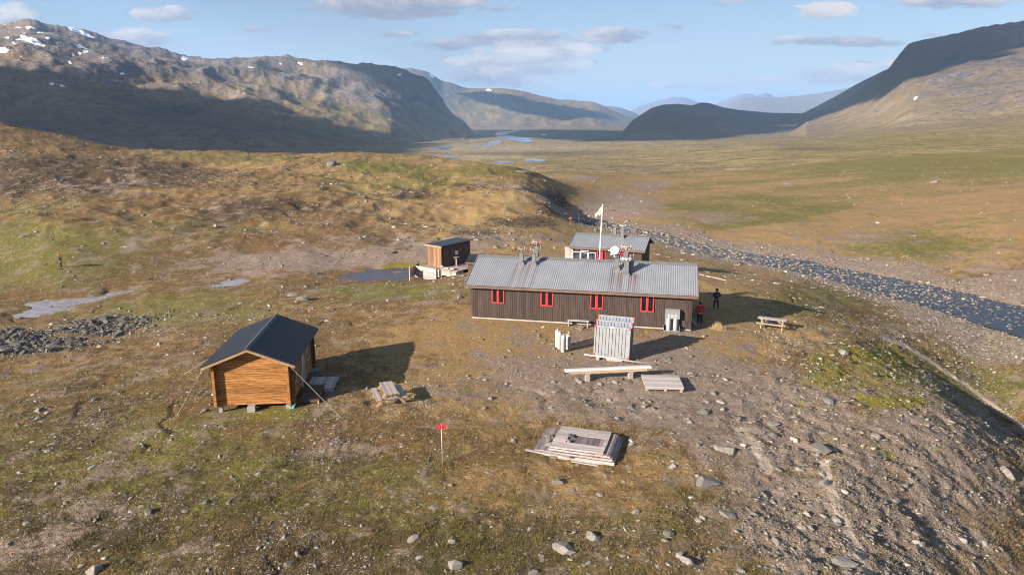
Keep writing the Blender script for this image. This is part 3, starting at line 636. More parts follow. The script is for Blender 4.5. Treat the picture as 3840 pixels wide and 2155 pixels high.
def gz(x, y):
    c = np.clip(np.interp(np.asarray(x) / y, us, np.arange(NC)), 0, NC - 1.001); r = np.interp(y, ys, np.arange(NR)); r = np.minimum(r, NR - 1.001)
    ci, ri = np.floor(c).astype(int), np.floor(r).astype(int); fc, fr = c - ci, r - ri
    return (Zf[ri, ci] * (1 - fc) + Zf[ri, ci + 1] * fc) * (1 - fr) + (Zf[ri + 1, ci] * (1 - fc) + Zf[ri + 1, ci + 1] * fc) * fr
def hit(px, py):
    d = ray(px, py); c = float(np.interp(d[0] / d[1], us, np.arange(NC))); c = min(max(c, 0), NC - 1.001); ci = int(c); fc = c - ci
    zc = Zf[:, ci] * (1 - fc) + Zf[:, ci + 1] * fc; lz = CAMH + d[2] / d[1] * ys
    k = int(np.argmax(zc >= lz)); k = max(k, 1)
    a, b = lz[k - 1] - zc[k - 1], lz[k] - zc[k]; t = a / (a - b + 1e-12); y = ys[k - 1] + (ys[k] - ys[k - 1]) * t
    return np.array([d[0] / d[1] * y, y, CAMH + d[2] / d[1] * y])
def dhit(Dx, Dy): return hit(Dx * DS, Dy * DS)

# ---- zones of ground cover, some shade painted into the dark ones
PX2 = IW / 2 + FPX * X / (Y * CP - (Z - CAMH) * SP); PY2 = IH / 2 - FPX * (Y * SP + (Z - CAMH) * CP) / (Y * CP - (Z - CAMH) * SP)
DX, DY = PX2 / DS, PY2 / DS
def zone(blobs, base=0.0):
    a = np.full(Z.shape, base, np.float32)
    for b in blobs: a += np.float32(b[4]) * blob(*b[:4], b[5] if len(b) > 5 else 0.0, .75)
    return np.clip(a, 0, 1)
wob1 = .5 * oct_(14, 61) + .45 * oct_(5, 62) + .3 * oct_(2, 67)
grav = zone([(1450, 930, 330, 110, .42), (1500, 1000, 220, 70, .40), (1650, 960, 150, 70, .35), (1200, 770, 200, 55, .30), (1900, 1000, 220, 150, .42), (2150, 1150, 300, 190, .42), (2420, 1230, 260, 260, .45), (1960, 1180, 170, 150, .30), (2050, 1360, 180, 100, .32), (2320, 1380, 200, 90, .36),
   (1000, 630, 190, 42, .60), (720, 662, 240, 30, .55), (200, 810, 260, 45, .35), (150, 440, 330, 60, .26), (480, 490, 240, 60, .22), (1560, 512, 110, 34, .85), (1480, 540, 70, 22, .7), (1760, 546, 140, 18, .65), (2100, 590, 160, 22, .35), (2500, 690, 220, 60, .45), (1340, 602, 150, 22, .5), (2300, 570, 280, 60, .20),
   (1700, 1080, 300, 60, .2), (900, 560, 300, 50, .2), (350, 600, 250, 60, .15), (1650, 465, 60, 10, .8), (1460, 448, 40, 8, .8), (1330, 1300, 300, 80, .12), (560, 940, 200, 60, .1)], -.06) + .42 * wob1 + .16 * oct_(40, 66)
grav = np.clip(grav - .20 * sstep(Y, 85, 120), -.25, 1); grav = np.clip(np.maximum(grav, .85 * bankz), 0, 1)
green = zone([(50, 640, 280, 60, .55), (600, 395, 500, 18, .3), (1900, 520, 260, 30, .35), (2450, 390, 400, 60, .35), (250, 740, 340, 60, .35), (1300, 430, 200, 20, .5), (200, 1200, 420, 220, .18), (700, 1275, 240, 26, .8), (1250, 1400, 320, 60, .3), (900, 1180, 200, 40, .3), (1700, 1300, 160, 50, .3), (250, 1330, 160, 40, .4), (620, 1180, 120, 30, .3), (1050, 1340, 160, 60, .35), (2480, 990, 220, 80, .8), (2300, 620, 200, 40, .35), (1000, 735, 160, 20, .7), (1180, 1400, 300, 80, .3), (1950, 545, 160, 12, .8, -.15), (2100, 430, 500, 40, .25), (50, 560, 400, 60, .3), (1000, 470, 260, 40, .3), (950, 420, 120, 14, .6), (560, 800, 200, 40, .4), (700, 1040, 120, 14, .6), (2050, 750, 150, 40, .4)], .08 + 0) + .28 * oct_(22, 63) + .13 * sstep(DX, 1500, 1750) * sstep(DY, 690, 600) * (1 + 1.5 * perlin(X / 60, Y / 16, 87)) * sstep(DY, 340, 400) + .30 * sstep(DY, 950, 1200) * sstep(DX, 1700, 1000) * (Y < 60)
moss = zone([(2150, 965, 160, 70, .46), (2260, 1012, 80, 14, .75), (2110, 800, 130, 26, .42), (2330, 900, 220, 60, .40), (2050, 940, 60, 30, .3), (1040, 668, 90, 9, .85), (1690, 985, 70, 14, .40), (2060, 1150, 60, 60, .22), (2150, 880, 120, 30, .30), (2300, 1200, 260, 200, .22), (2100, 1250, 160, 120, .2), (1720, 1210, 120, 60, .25), (1300, 1300, 420, 120, .20), (500, 1300, 500, 140, .16), (1500, 1330, 160, 50, .2), (1800, 1120, 160, 60, .18), (400, 770, 40, 10, .3), (120, 780, 60, 8, .4)], .0)
ochre = zone([(1300, 500, 330, 120, .55), (1250, 860, 320, 80, .65), (1800, 730, 160, 60, .9), (2050, 480, 700, 150, 1.0), (1150, 1000, 340, 60, .65), (1400, 900, 380, 80, .5), (700, 420, 600, 50, .38), (1900, 840, 150, 40, .6), (2300, 560, 350, 110, .5), (1300, 1250, 260, 80, .25)], .22) + .25 * oct_(35, 64)
dark = zone([(120, 440, 280, 50, .75), (600, 520, 120, 30, .45), (350, 1340, 620, 190, .50), (1200, 1400, 520, 100, .40), (150, 1050, 200, 120, .25), (1500, 1330, 300, 90, .25), (1040, 490, 60, 16, .6), (900, 1100, 200, 80, .2), (1390, 515, 50, 40, .6), (200, 860, 200, 40, .2), (330, 430, 240, 30, .35), (500, 455, 160, 20, .4), (760, 520, 120, 22, .45), (560, 545, 60, 14, .6), (880, 440, 140, 12, .3), (1150, 470, 70, 16, .4), (1300, 560, 90, 14, .5), (1200, 590, 60, 12, .5)], .06) + .22 * oct_(9, 65)
path = np.zeros(Z.shape, np.float32)
for pts, w in (([(2215, 845), (2290, 875), (2350, 915), (2420, 960), (2500, 1020), (2576, 1075), (2660, 1130)], 4.5), ([(2072, 1165), (2085, 1215), (2100, 1260), (2122, 1310), (2148, 1360), (2170, 1400), (2190, 1455)], 13.0), ([(1860, 1085), (1905, 1130), (1930, 1180)], 14.0)):
    sub = (Y < 300); dd, _ = poly_dist(DX[sub], DY[sub], pts); path[sub] = np.maximum(path[sub], sstep(dd, w * 1.5, w * .5))
rockf = ridge_r * .0
path = np.maximum(path, np.clip(.50 * bankz * sstep(.6 * oct_(6, 97) + .5 * oct_(2, 98), -.3, .3) * (1 - bed), 0, 1))
dark = np.clip(dark + .45 * gul * chan + .22 * sstep(perlin(X / 5, Y / 5, 84) + .5 * perlin(X / 1.8, Y / 1.8, 85), .25, .6) * (Y < 60), 0, 1)  # channel hollows coloured darker as well, as painted shade
Znear = np.clip(np.stack([grav, green, moss], -1), 0, 1); Znear2 = np.clip(np.stack([path, dark, ochre], -1), 0, 1)
# fells
SMT = SML + .25 * oct_(95, 38) + .2 * oct_(45, 39)
hrock = zone([(300, 120, 420, 70, .45), (600, 200, 500, 60, .22), (1000, 220, 160, 70, .45), (2350, 210, 280, 80, .24), (2520, 190, 180, 80, .20)], .14) + .35 * SMT
hgreen = zone([(950, 280, 250, 50, .35), (2400, 350, 320, 40, .6), (2200, 370, 500, 30, .5), (1250, 270, 180, 40, .5), (1250, 345, 120, 14, .4), (1380, 410, 60, 6, .8), (2500, 300, 120, 30, .5)], .10) + .15 * BIG
hwarm = zone([(500, 230, 500, 60, .45), (900, 290, 220, 60, .55), (1350, 270, 220, 40, .5), (2350, 300, 300, 50, .35), (2450, 200, 200, 60, .12), (1700, 385, 900, 45, .75), (1300, 360, 300, 40, .55)], .10) + .15 * BIG
snow = zone([(62, 97, 14, 5, 1, .5), (85, 104, 20, 7, 1, .45), (105, 112, 14, 4, 1, .5), (8, 127, 14, 7, 1), (205, 82, 34, 4, 1, .42), (185, 76, 14, 3, 1, .3), (120, 96, 10, 3, .9), (200, 116, 10, 4, 1, .3), (190, 136, 16, 3, 1), (215, 130, 8, 3, 1), (308, 185, 9, 3, 1), (152, 216, 16, 3, 1, .2), (128, 209, 8, 2.5, 1, .4), (464, 147, 9, 6, 1), (305, 125, 14, 3, 1, .2), (632, 171, 9, 2.4, 1, .3), (706, 160, 6, 2.4, 1), (757, 161, 9, 2, 1, .3), (1005, 188, 6, 3, 1), (1088, 189, 6, 9, 1, -.3), (1230, 226, 9, 2.4, 1), (60, 84, 8, 2, .8), (20, 95, 12, 2.4, .9), (265, 146, 10, 2.2, .9), (2303, 247, 6, 3, 1, -.6), (180, 159, 12, 2, .8), (50, 143, 7, 2, .8)], 0)
snow = np.clip(snow + .85 * sstep(oct_(75, 88) + .5 * oct_(30, 89), .62, .75) * (layer == 1) * sstep(DY, 175, 110) * sstep(DX, 800, 300), 0, 1)
hdark_shade = zone([(2420, 190, 260, 90, .38), (300, 300, 600, 60, .35), (1050, 250, 90, 60, .4), (1800, 310, 400, 40, .35), (2380, 130, 260, 60, .4), (2050, 375, 90, 5, .7), (1480, 385, 120, 6, .5), (1300, 388, 160, 5, .5), (1980, 365, 60, 4, .4)], .05) - .25 * SML  # also darkens fell colour where cloud shadows and cliff shade fall
hout = sstep(.55 * oct_(260, 75) + .45 * oct_(110, 76) + .3 * oct_(48, 77), .12, .42) * (layer == 1)
hpale = zone([(1260, 372, 200, 8, .5), (1200, 395, 120, 5, .5), (560, 390, 60, 8, .3), (620, 240, 200, 20, .25), (1080, 150, 60, 20, .3)], 0) + .35 * SML * (layer == 1)
fell = Y > 420
Z1 = np.where(fell[..., None], np.clip(np.stack([hrock, hgreen, hwarm], -1), 0, 1), Znear).astype(np.float32)
Z2 = np.where(fell[..., None], np.clip(np.stack([snow, hdark_shade + .42 * hout * (DY < 330), hpale], -1), 0, 1), Znear2).astype(np.float32)

# ---- the sheets themselves
P3 = np.stack([X, Y, Z], -1).reshape(-1, 3).astype(np.float32)
def sheet(name, r0, r1, mat, mask=None, label=None):
    rr = np.arange(r0, r1); idx = (rr[:, None] * NC + np.arange(NC - 1)[None, :])
    F = np.stack([idx, idx + 1, idx + 1 + NC, idx + NC], -1).reshape(-1, 4)
    if mask is not None: F = F[mask[r0:r1, :-1].ravel()]
    if len(F) == 0: return None
    used, inv = np.unique(F, return_inverse=True); me = mesh_np(name, P3[used], inv.reshape(-1, 4))
    set_col(me, 'zone', Z1.reshape(-1, 3)[used]); set_col(me, 'zone2', Z2.reshape(-1, 3)[used])
    o = link(name, me, mat, smooth=True); tag(o, label, None, None, 'structure'); return o
RS = int(np.searchsorted(ys, 420))
sheet('ground', 0, RS, M['ground'], label='stony tundra ground with ochre turf and gravel around the huts')
names = {0: ('valley_floor', 'wide ochre valley floor stretching away beyond the huts'), 1: ('mountain', 'big rocky fell with snow patches filling the left skyline'), 2: ('mountain_ridge', 'long brown ridge in the middle distance beside the rocky fell'), 3: ('distant_hills', None), 4: ('distant_hills', None), 5: ('distant_hills', None), 6: ('distant_hills', None),
         7: ('hill', 'low dark hill lying across the valley'), 8: ('mountain_shoulder', 'sunlit shoulder behind the steep right mountain'), 9: ('mountain_slope', 'steep smooth mountain with shadowed top on the right')}
lay2 = np.where((layer >= 3) & (layer <= 6), 3, layer)
for k in (0, 1, 2, 3, 7, 8, 9):
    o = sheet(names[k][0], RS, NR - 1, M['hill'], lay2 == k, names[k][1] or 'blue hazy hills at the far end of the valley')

# ---- water
def flat_poly(name, pts, z, mat, label, grow=0.0):
    bm = bmesh.new(); c = np.mean(np.array(pts), 0)
    vs = [bm.verts.new((c[0] + (p[0] - c[0]) * 1.0, c[1] + (p[1] - c[1]) * 1.0, z)) for p in pts]
    bm.faces.new(vs); bmesh.ops.triangulate(bm, faces=bm.faces); bmesh.ops.recalc_face_normals(bm, faces=bm.faces)
    if sum(f.normal.z for f in bm.faces) < 0: bmesh.ops.reverse_faces(bm, faces=bm.faces)
    me = bpy.data.meshes.new(name); bm.to_mesh(me); bm.free(); o = link(name, me, mat); return tag(o, label, None, None, 'structure')
def wet_sheet(name, mask, lift, mat, label, zfun=None):
    rows = np.where(mask.any(1))[0]; r0, r1 = rows[0], rows[-1]
    rr = np.arange(r0, r1); idx = (rr[:, None] * NC + np.arange(NC - 1)[None, :]); F = np.stack([idx, idx + 1, idx + 1 + NC, idx + NC], -1).reshape(-1, 4)
    F = F[mask[r0:r1, :-1].ravel()]; used, inv = np.unique(F, return_inverse=True); V = P3[used].copy()
    V[:, 2] = zfun.ravel()[used] if zfun is not None else V[:, 2] + lift
    o = link(name, mesh_np(name, V, inv.reshape(-1, 4)), mat, smooth=True); return tag(o, label, None, None, 'structure')
for nm, P2, zw, d in WATERS:
    wet_sheet(nm, d < 1.6, 0, M['pond'] if nm == 'pond' else M['pool'], {'pool': 'shallow muddy pool with pale grey water in the left hollow', 'brook': 'thin brook between the turf banks left of the outhouse', 'pond': 'dark rippled pond beside the outhouse deck'}[nm], np.full(Z.shape, zw, np.float32))
wet_sheet('stream', sd < sw + 1.0, 0, M['stream'], 'rocky mountain stream running past the right side of the huts', (sz + .035 + 0 * Z).astype(np.float32))
def dq(q): return (1280 / DS + q[0] * .498 / DS, q[1] * .498 / DS)
LAKES = [[(1150, 1008), (1200, 992), (1290, 990), (1335, 982), (1330, 992), (1260, 1000), (1230, 1018), (1170, 1022)], [(1160, 1024), (1260, 1022), (1330, 1032), (1420, 1040), (1455, 1044), (1400, 1050), (1440, 1064), (1390, 1086), (1330, 1066), (1240, 1050), (1170, 1040)],
         [(1090, 1085), (1150, 1055), (1205, 1055), (1190, 1085), (1130, 1104), (1060, 1104)], [(690, 1108), (760, 1104), (850, 1112), (800, 1130), (730, 1128)], [(930, 1108), (1040, 1103), (1100, 1106), (1000, 1112)], [(770, 1182), (850, 1178), (862, 1190), (790, 1195)], [(1120, 1214), (1200, 1216), (1310, 1224), (1300, 1234), (1200, 1234)], [(1370, 1212), (1420, 1197), (1500, 1202), (1550, 1212), (1520, 1222), (1400, 1226)], [(90, 1132), (180, 1134), (160, 1144), (100, 1146)], [(1500, 1014), (1545, 1014), (1540, 1020), (1505, 1020)]]
vis = np.ones(Z.shape, bool)
el = (Z - CAMH) / Y; mx = np.maximum.accumulate(el, axis=0); vis[1:] = el[1:] >= mx[:-1] - 2e-4
for i, L in enumerate(LAKES):
    P = [dq(q) for q in L]; m = poly_mask(DX + .8 * oct_(60, 70), DY + .5 * oct_(40, 71), P) & (Y > 500)
    if m.sum() > 6: wet_sheet('river' if i in (0, 1, 2) else 'lake', m, .35, M['lake'], ['far bend of the pale blue valley river', 'braided middle reach of the valley river', 'near bend of the valley river', 'long lake at the foot of the rocky fell', 'narrow pool beside the valley river', 'small lake behind the knoll crest', 'shallow tarn with dark rim beside the blue tarn', 'bright blue tarn on the valley floor', 'far left pool under the shadowed fell', 'small pool on the shadowed valley floor'][i])
m = poly_mask(DX, DY, [(545, 385), (600, 382), (650, 387), (640, 392), (560, 392)]) & (Y > 500) & vis
if m.sum() > 6: wet_sheet('lake', m, .35, M['lake'], 'sliver of lake showing over the left knoll')

# ---- clouds that stand towards the sun, outside the picture, and shade the fells
def cloud(pts, alt, seed, label):
    q = np.array([p + TOSUN * ((alt - p[2]) / TOSUN[2]) for p in pts])[:, :2]
    lo, hi = q.min(0) - 100, q.max(0) + 100; n = 110
    gx, gy = np.meshgrid(np.linspace(lo[0], hi[0], n), np.linspace(lo[1], hi[1], n)); sc = (hi - lo).max()
    d, _ = poly_dist(gx, gy, [tuple(p) for p in q] + [tuple(q[0])]); ins = poly_mask(gx, gy, [tuple(p) for p in q]); d = np.where(ins, d, -d)
    d = d + sc * (.018 * perlin(gx / (sc * .07), gy / (sc * .07), seed) + .012 * perlin(gx / (sc * .03), gy / (sc * .03), seed + 1))
    k = d > 0; h = np.sqrt(np.maximum(d, 0) * 60) * (1 + .5 * perlin(gx / 160, gy / 160, seed + 2)) ; h = np.minimum(h, 260)
    V = np.concatenate([np.stack([gx, gy, alt + h], -1).reshape(-1, 3), np.stack([gx, gy, alt - .25 * h], -1).reshape(-1, 3)])
    idx = np.arange(n * n).reshape(n, n)[:-1, :-1][k[:-1, :-1]]
    F = np.stack([idx, idx + 1, idx + 1 + n, idx + n], -1); F = np.concatenate([F, F[:, ::-1] + n * n])
    used, inv = np.unique(F, return_inverse=True)
    o = link('cloud', mesh_np('cloud', V[used], inv.reshape(-1, 4)), M['cloud'], smooth=True); tag(o, label, None, None, 'stuff')
def up(u, y, z): return np.array([u * y, y, z])
def dl(pts): return [dhit(a, b) for a, b in pts]
top = dl([(1, 180), (60, 186), (200, 210), (330, 216), (470, 246), (560, 262), (640, 288), (760, 299), (850, 318), (940, 336), (1020, 353)])
cloud([top[0] + np.array([-900, 100, 0])] + top + [up(-.20, 1500, -55), up(-.25, 700, -45), up(-.5, 480, -30), up(-.9, 450, -10)], 1500, 80, 'broad grey cloud that shades the lower left fell')
low = dl([(1230, 335), (1330, 347), (1500, 356), (1700, 353), (1850, 341), (1960, 328), (2060, 300)])
cloud([up(-.11, 5300, -75)] + low + [up(.20, 3600, 0), up(.10, 5000, -60)], 1500, 83, 'long grey cloud that shades the middle of the valley')
low = dl([(2062, 296), (2150, 262), (2250, 222), (2330, 196), (2400, 168), (2480, 150), (2570, 120)])
cloud([up(.12, 3700, 0)] + low + [low[-1] + np.array([900, -300, 60]), up(.9, 4500, 420), up(.3, 4800, 300)], 1500, 86, 'grey cloud that shades the top of the right mountain')
cloud(dl([(1140, 232), (1200, 232), (1330, 253), (1450, 275), (1540, 302), (1420, 304), (1300, 282), (1200, 258)]), 1600, 89, 'small cloud that shades the middle ridge')
cloud(dl([(850, 160), (940, 168), (1040, 192), (1085, 225), (1112, 272), (1075, 268), (1020, 240), (975, 228), (930, 200)]), 1600, 92, 'small unseen cloud added to shade the cliff end of the rocky fell')  # added out of view to darken the cliff beyond its own shade
# ------------------------------------------------------------------ stones
R = np.random.RandomState(11)
def rock_shape(seed, n=16, flat=.6):
    r = np.random.RandomState(seed); p = r.randn(n, 3); p /= np.linalg.norm(p, axis=1)[:, None]; p *= (.75 + .35 * r.rand(n))[:, None]; p[:, 2] *= flat; p[:, 0] *= 1.2
    bm = bmesh.new(); vs = [bm.verts.new(q) for q in p]; g = bmesh.ops.convex_hull(bm, input=vs)
    bmesh.ops.delete(bm, geom=[e for e in g['geom_interior'] if isinstance(e, bmesh.types.BMVert)], context='VERTS')
    bmesh.ops.triangulate(bm, faces=bm.faces); bm.verts.ensure_lookup_table()
    V = np.array([v.co[:] for v in bm.verts]); bm.verts.index_update(); F = np.array([[v.index for v in f.verts] for f in bm.faces]); bm.free(); return V, F
SHAPES = [rock_shape(s, 13 + s % 5, .45 + .35 * ((s * 7) % 5) / 5) for s in range(10)]
def big_rock(seed, flat=.7):
    V, F = rock_shape(seed, 22, flat); bm = bmesh.new(); vs = [bm.verts.new(v) for v in V]
    for f in F: bm.faces.new([vs[i] for i in f])
    bmesh.ops.bevel(bm, geom=list(bm.edges), offset=.10, segments=1, affect='EDGES', clamp_overlap=True)
    bmesh.ops.triangulate(bm, faces=bm.faces)
    for v in bm.verts:
        c = v.co * 2.3; v.co *= 1 + .07 * float(perlin(np.array([c.x + c.z * 1.7]), np.array([c.y - c.z * .9]), seed)[0])
    bmesh.ops.recalc_face_normals(bm, faces=bm.faces)
    me = bpy.data.meshes.new('stone'); bm.to_mesh(me); bm.free(); me.materials.append(M['stone']); return me
# where stones may not lie: (x, y, radius)
KEEP = []
def keep(x, y, r): KEEP.append((x, y, r))
def clear(x, y):
    ok = np.ones(np.shape(x), bool)
    for a, b, r in KEEP: ok &= (x - a) ** 2 + (y - b) ** 2 > r * r
    return ok
for t_ in np.linspace(0, 1, 12): keep(-3.2 + 16.6 * t_ + .9, 55.2 - 3.5 * t_ + 3.8, 4.3)
for q in ((-14.3, 38.5), (-14.5, 41), (-14.8, 43.5)): keep(q[0], q[1], 2.9)
keep(6.5, 47, 2.4); keep(9.0, 40, 2.0); keep(4, 29.9, 2.8); keep(-7.9, 39.0, 1.3); keep(16.3, 48.5, 1.4); keep(-8.5, 79, 3.5); keep(-6, 80, 4); keep(11, 75.5, 5)

inframe = (DX > -40) & (DX < 2620) & (DY < 1480) & (Y < 330)
heap = blob(150, 842, 235, 40, -.12, .75) * sstep(.7 * oct_(3, 93) + .5 * oct_(7, 94), -.55, .1) * (Y < 90)
rub = np.clip(grav, 0, 1)
knl = sstep(.6 * oct_(30, 50) + .5 * oct_(9, 51), .0, .5) * knoll
clus = sstep(.6 * oct_(12, 41) + .5 * oct_(3.5, 42), -.1, .55)
dens = (.12 + .60 * clus + .95 * rub ** 1.5) * inframe * vis
dens += .28 * ridge_r * inframe * sstep(.6 * oct_(4, 95) + .4 * oct_(1.5, 96), -.3, .3) * (Y < 75)
dens += 1.1 * knl * inframe
dens += 1.6 * heap * inframe
dens += 1.6 * bed * inframe * sstep(.7 * oct_(5, 43) + .5 * oct_(1.6, 44), -.35, .25) + 3.0 * bankz * inframe
dens *= 1 - .85 * sstep(path, .2, .7)
dens *= np.where((Y > 95) & (knoll < .3), .30 + .70 * np.clip(bed + bankz + sstep(grav, .35, .7), 0, 1), 1)
dens = dens * (1 - .5 * (flat > .5) * (rub < .3))
pw_ = (dens * np.gradient(1 / ys)[:, None] * -1 * 1000).ravel(); pw_ = np.clip(pw_, 0, None); cdf = np.cumsum(pw_); cdf /= cdf[-1]
NS = 84000
pick = np.searchsorted(cdf, R.rand(NS)); ri, ci = pick // NC, pick % NC
uu = us[ci] + (R.rand(NS) - .5) * .0013; yy = ys[ri] * (1 + (R.rand(NS) - .5) * .004); xx = uu * yy
gr_ = rub.ravel()[pick]; hp_ = heap.ravel()[pick]; bd_ = bed.ravel()[pick]
pxs = 1.0 * (1 - R.rand(NS)) ** (-1 / 2.9)                                   # seen size, long tail
pxs = np.minimum(pxs * np.where(hp_ > .5, 2.6, 1.0), np.where(hp_ > .5, 12, 8))
size = pxs * np.hypot(yy, 15) / 720 * .5
size = np.minimum(size, np.where(hp_ > .5, .85, np.where(bd_ > .3, .42, np.where(yy > 90, .50, .26)))) 
rg_ = ridge_r.ravel()[pick] * (yy < 75); size = np.where(rg_ > .4, np.minimum(size * 1.2, .20), size)
ok = clear(xx, yy); xx, yy, size, gr_, hp_, bd_, pxs = [a[ok] for a in (xx, yy, size, gr_, hp_, bd_, pxs)]
zz = gz(xx, yy)
size = np.where(bd_ > .3, np.maximum(size * 1.1, .14), size)
seen = size / np.hypot(yy, 15)
order = np.argsort(-seen)
NIND = 195
ind, mass = order[:NIND], order[NIND:]
def tint_for(n, gr, hp):
    b = .11 + .19 * R.rand(n) ** 1.3; b = np.where(hp > .5, b * .50, b * (1 - .30 * gr)); w = .10 + (R.rand(n) - .4) * .14
    pk = R.rand(n) < .20; b = np.where(pk, b * 1.45, b)
    return np.stack([b * (1 + w + .12 * gr), b * (1 + .1 * w), b * (1 - w - .12 * gr)], -1)
def stone_mass(name, idx, label):
    Vs, Fs, Ts = [], [], []; off = 0; sh = R.randint(0, len(SHAPES), len(idx)); T_ = tint_for(len(idx), gr_[idx], hp_[idx])
    for s in range(len(SHAPES)):
        m = sh == s; k = idx[m]; n = len(k)
        if n == 0: continue
        V, F = SHAPES[s]; a = R.rand(n) * 6.283; tl = (R.rand(n) - .5) * .7; sx = size[k] * (.8 + .5 * R.rand(n)); sy = size[k] * (.6 + .4 * R.rand(n)); sq = size[k] * (.55 + .5 * R.rand(n))
        P = V[None] * np.stack([sx, sy, sq], -1)[:, None]
        x = P[..., 0] * np.cos(tl)[:, None] - P[..., 2] * np.sin(tl)[:, None]; z = P[..., 0] * np.sin(tl)[:, None] + P[..., 2] * np.cos(tl)[:, None]
        xr = x * np.cos(a)[:, None] - P[..., 1] * np.sin(a)[:, None]; yr = x * np.sin(a)[:, None] + P[..., 1] * np.cos(a)[:, None]
        Q = np.stack([xr + xx[k][:, None], yr + yy[k][:, None], z + (zz[k] + sq * .08)[:, None]], -1)
        Vs.append(Q.reshape(-1, 3)); Fs.append((F[None] + (np.arange(n) * len(V))[:, None, None] + off).reshape(-1, 3)); Ts.append(np.repeat(T_[m], len(V), 0)); off += n * len(V)
    me = mesh_np(name, np.concatenate(Vs), np.concatenate(Fs)); set_col(me, 'tint', np.concatenate(Ts)); o = link(name, me, M['stone_mass']); return tag(o, label, None, None, 'stuff')
stone_mass('small_stones', mass, 'small grey stones strewn over the turf and gravel')
# cobbles standing in the shallow stream
n = 5200; tt = R.rand(n) ** .8 * (len(S_XY) - 1.02); k0 = tt.astype(int); f_ = (tt - k0)[:, None]; SX = np.array(S_XY); SW = np.array(S_W); c_ = SX[k0] * (1 - f_) + SX[k0 + 1] * f_; d_ = SX[k0 + 1] - SX[k0]; d_ /= np.linalg.norm(d_, axis=1)[:, None]
lat = (R.rand(n) * 2 - 1) * (SW[k0] + 1.2); xs_, ys_2 = c_[:, 0] - d_[:, 1] * lat, c_[:, 1] + d_[:, 0] * lat
al = tt * 11; pt = perlin(al / 1.6, lat / .9, 90) + .6 * perlin(al / .5, lat / .45, 91); kp = (pt > -.25) & (ys_2 > 58)
xx2, yy2 = xs_[kp], ys_2[kp]; sz2 = np.interp(tt[kp], range(len(S_Z)), S_Z); m_ = len(xx2)
keep_arr = (xx, yy, zz, size, gr_, hp_)
xx, yy, size = xx2, yy2, (.09 + .20 * R.rand(m_) ** 2.4) * np.clip(yy2 / 85, .8, 1.5); zz = sz2 - .02 + .03 * R.rand(m_); gr_, hp_ = np.ones(m_) * .6, np.zeros(m_)
stone_mass('stream_cobbles', np.arange(m_), 'brown and grey cobbles standing in the shallow stream')
xx, yy, zz, size, gr_, hp_ = keep_arr

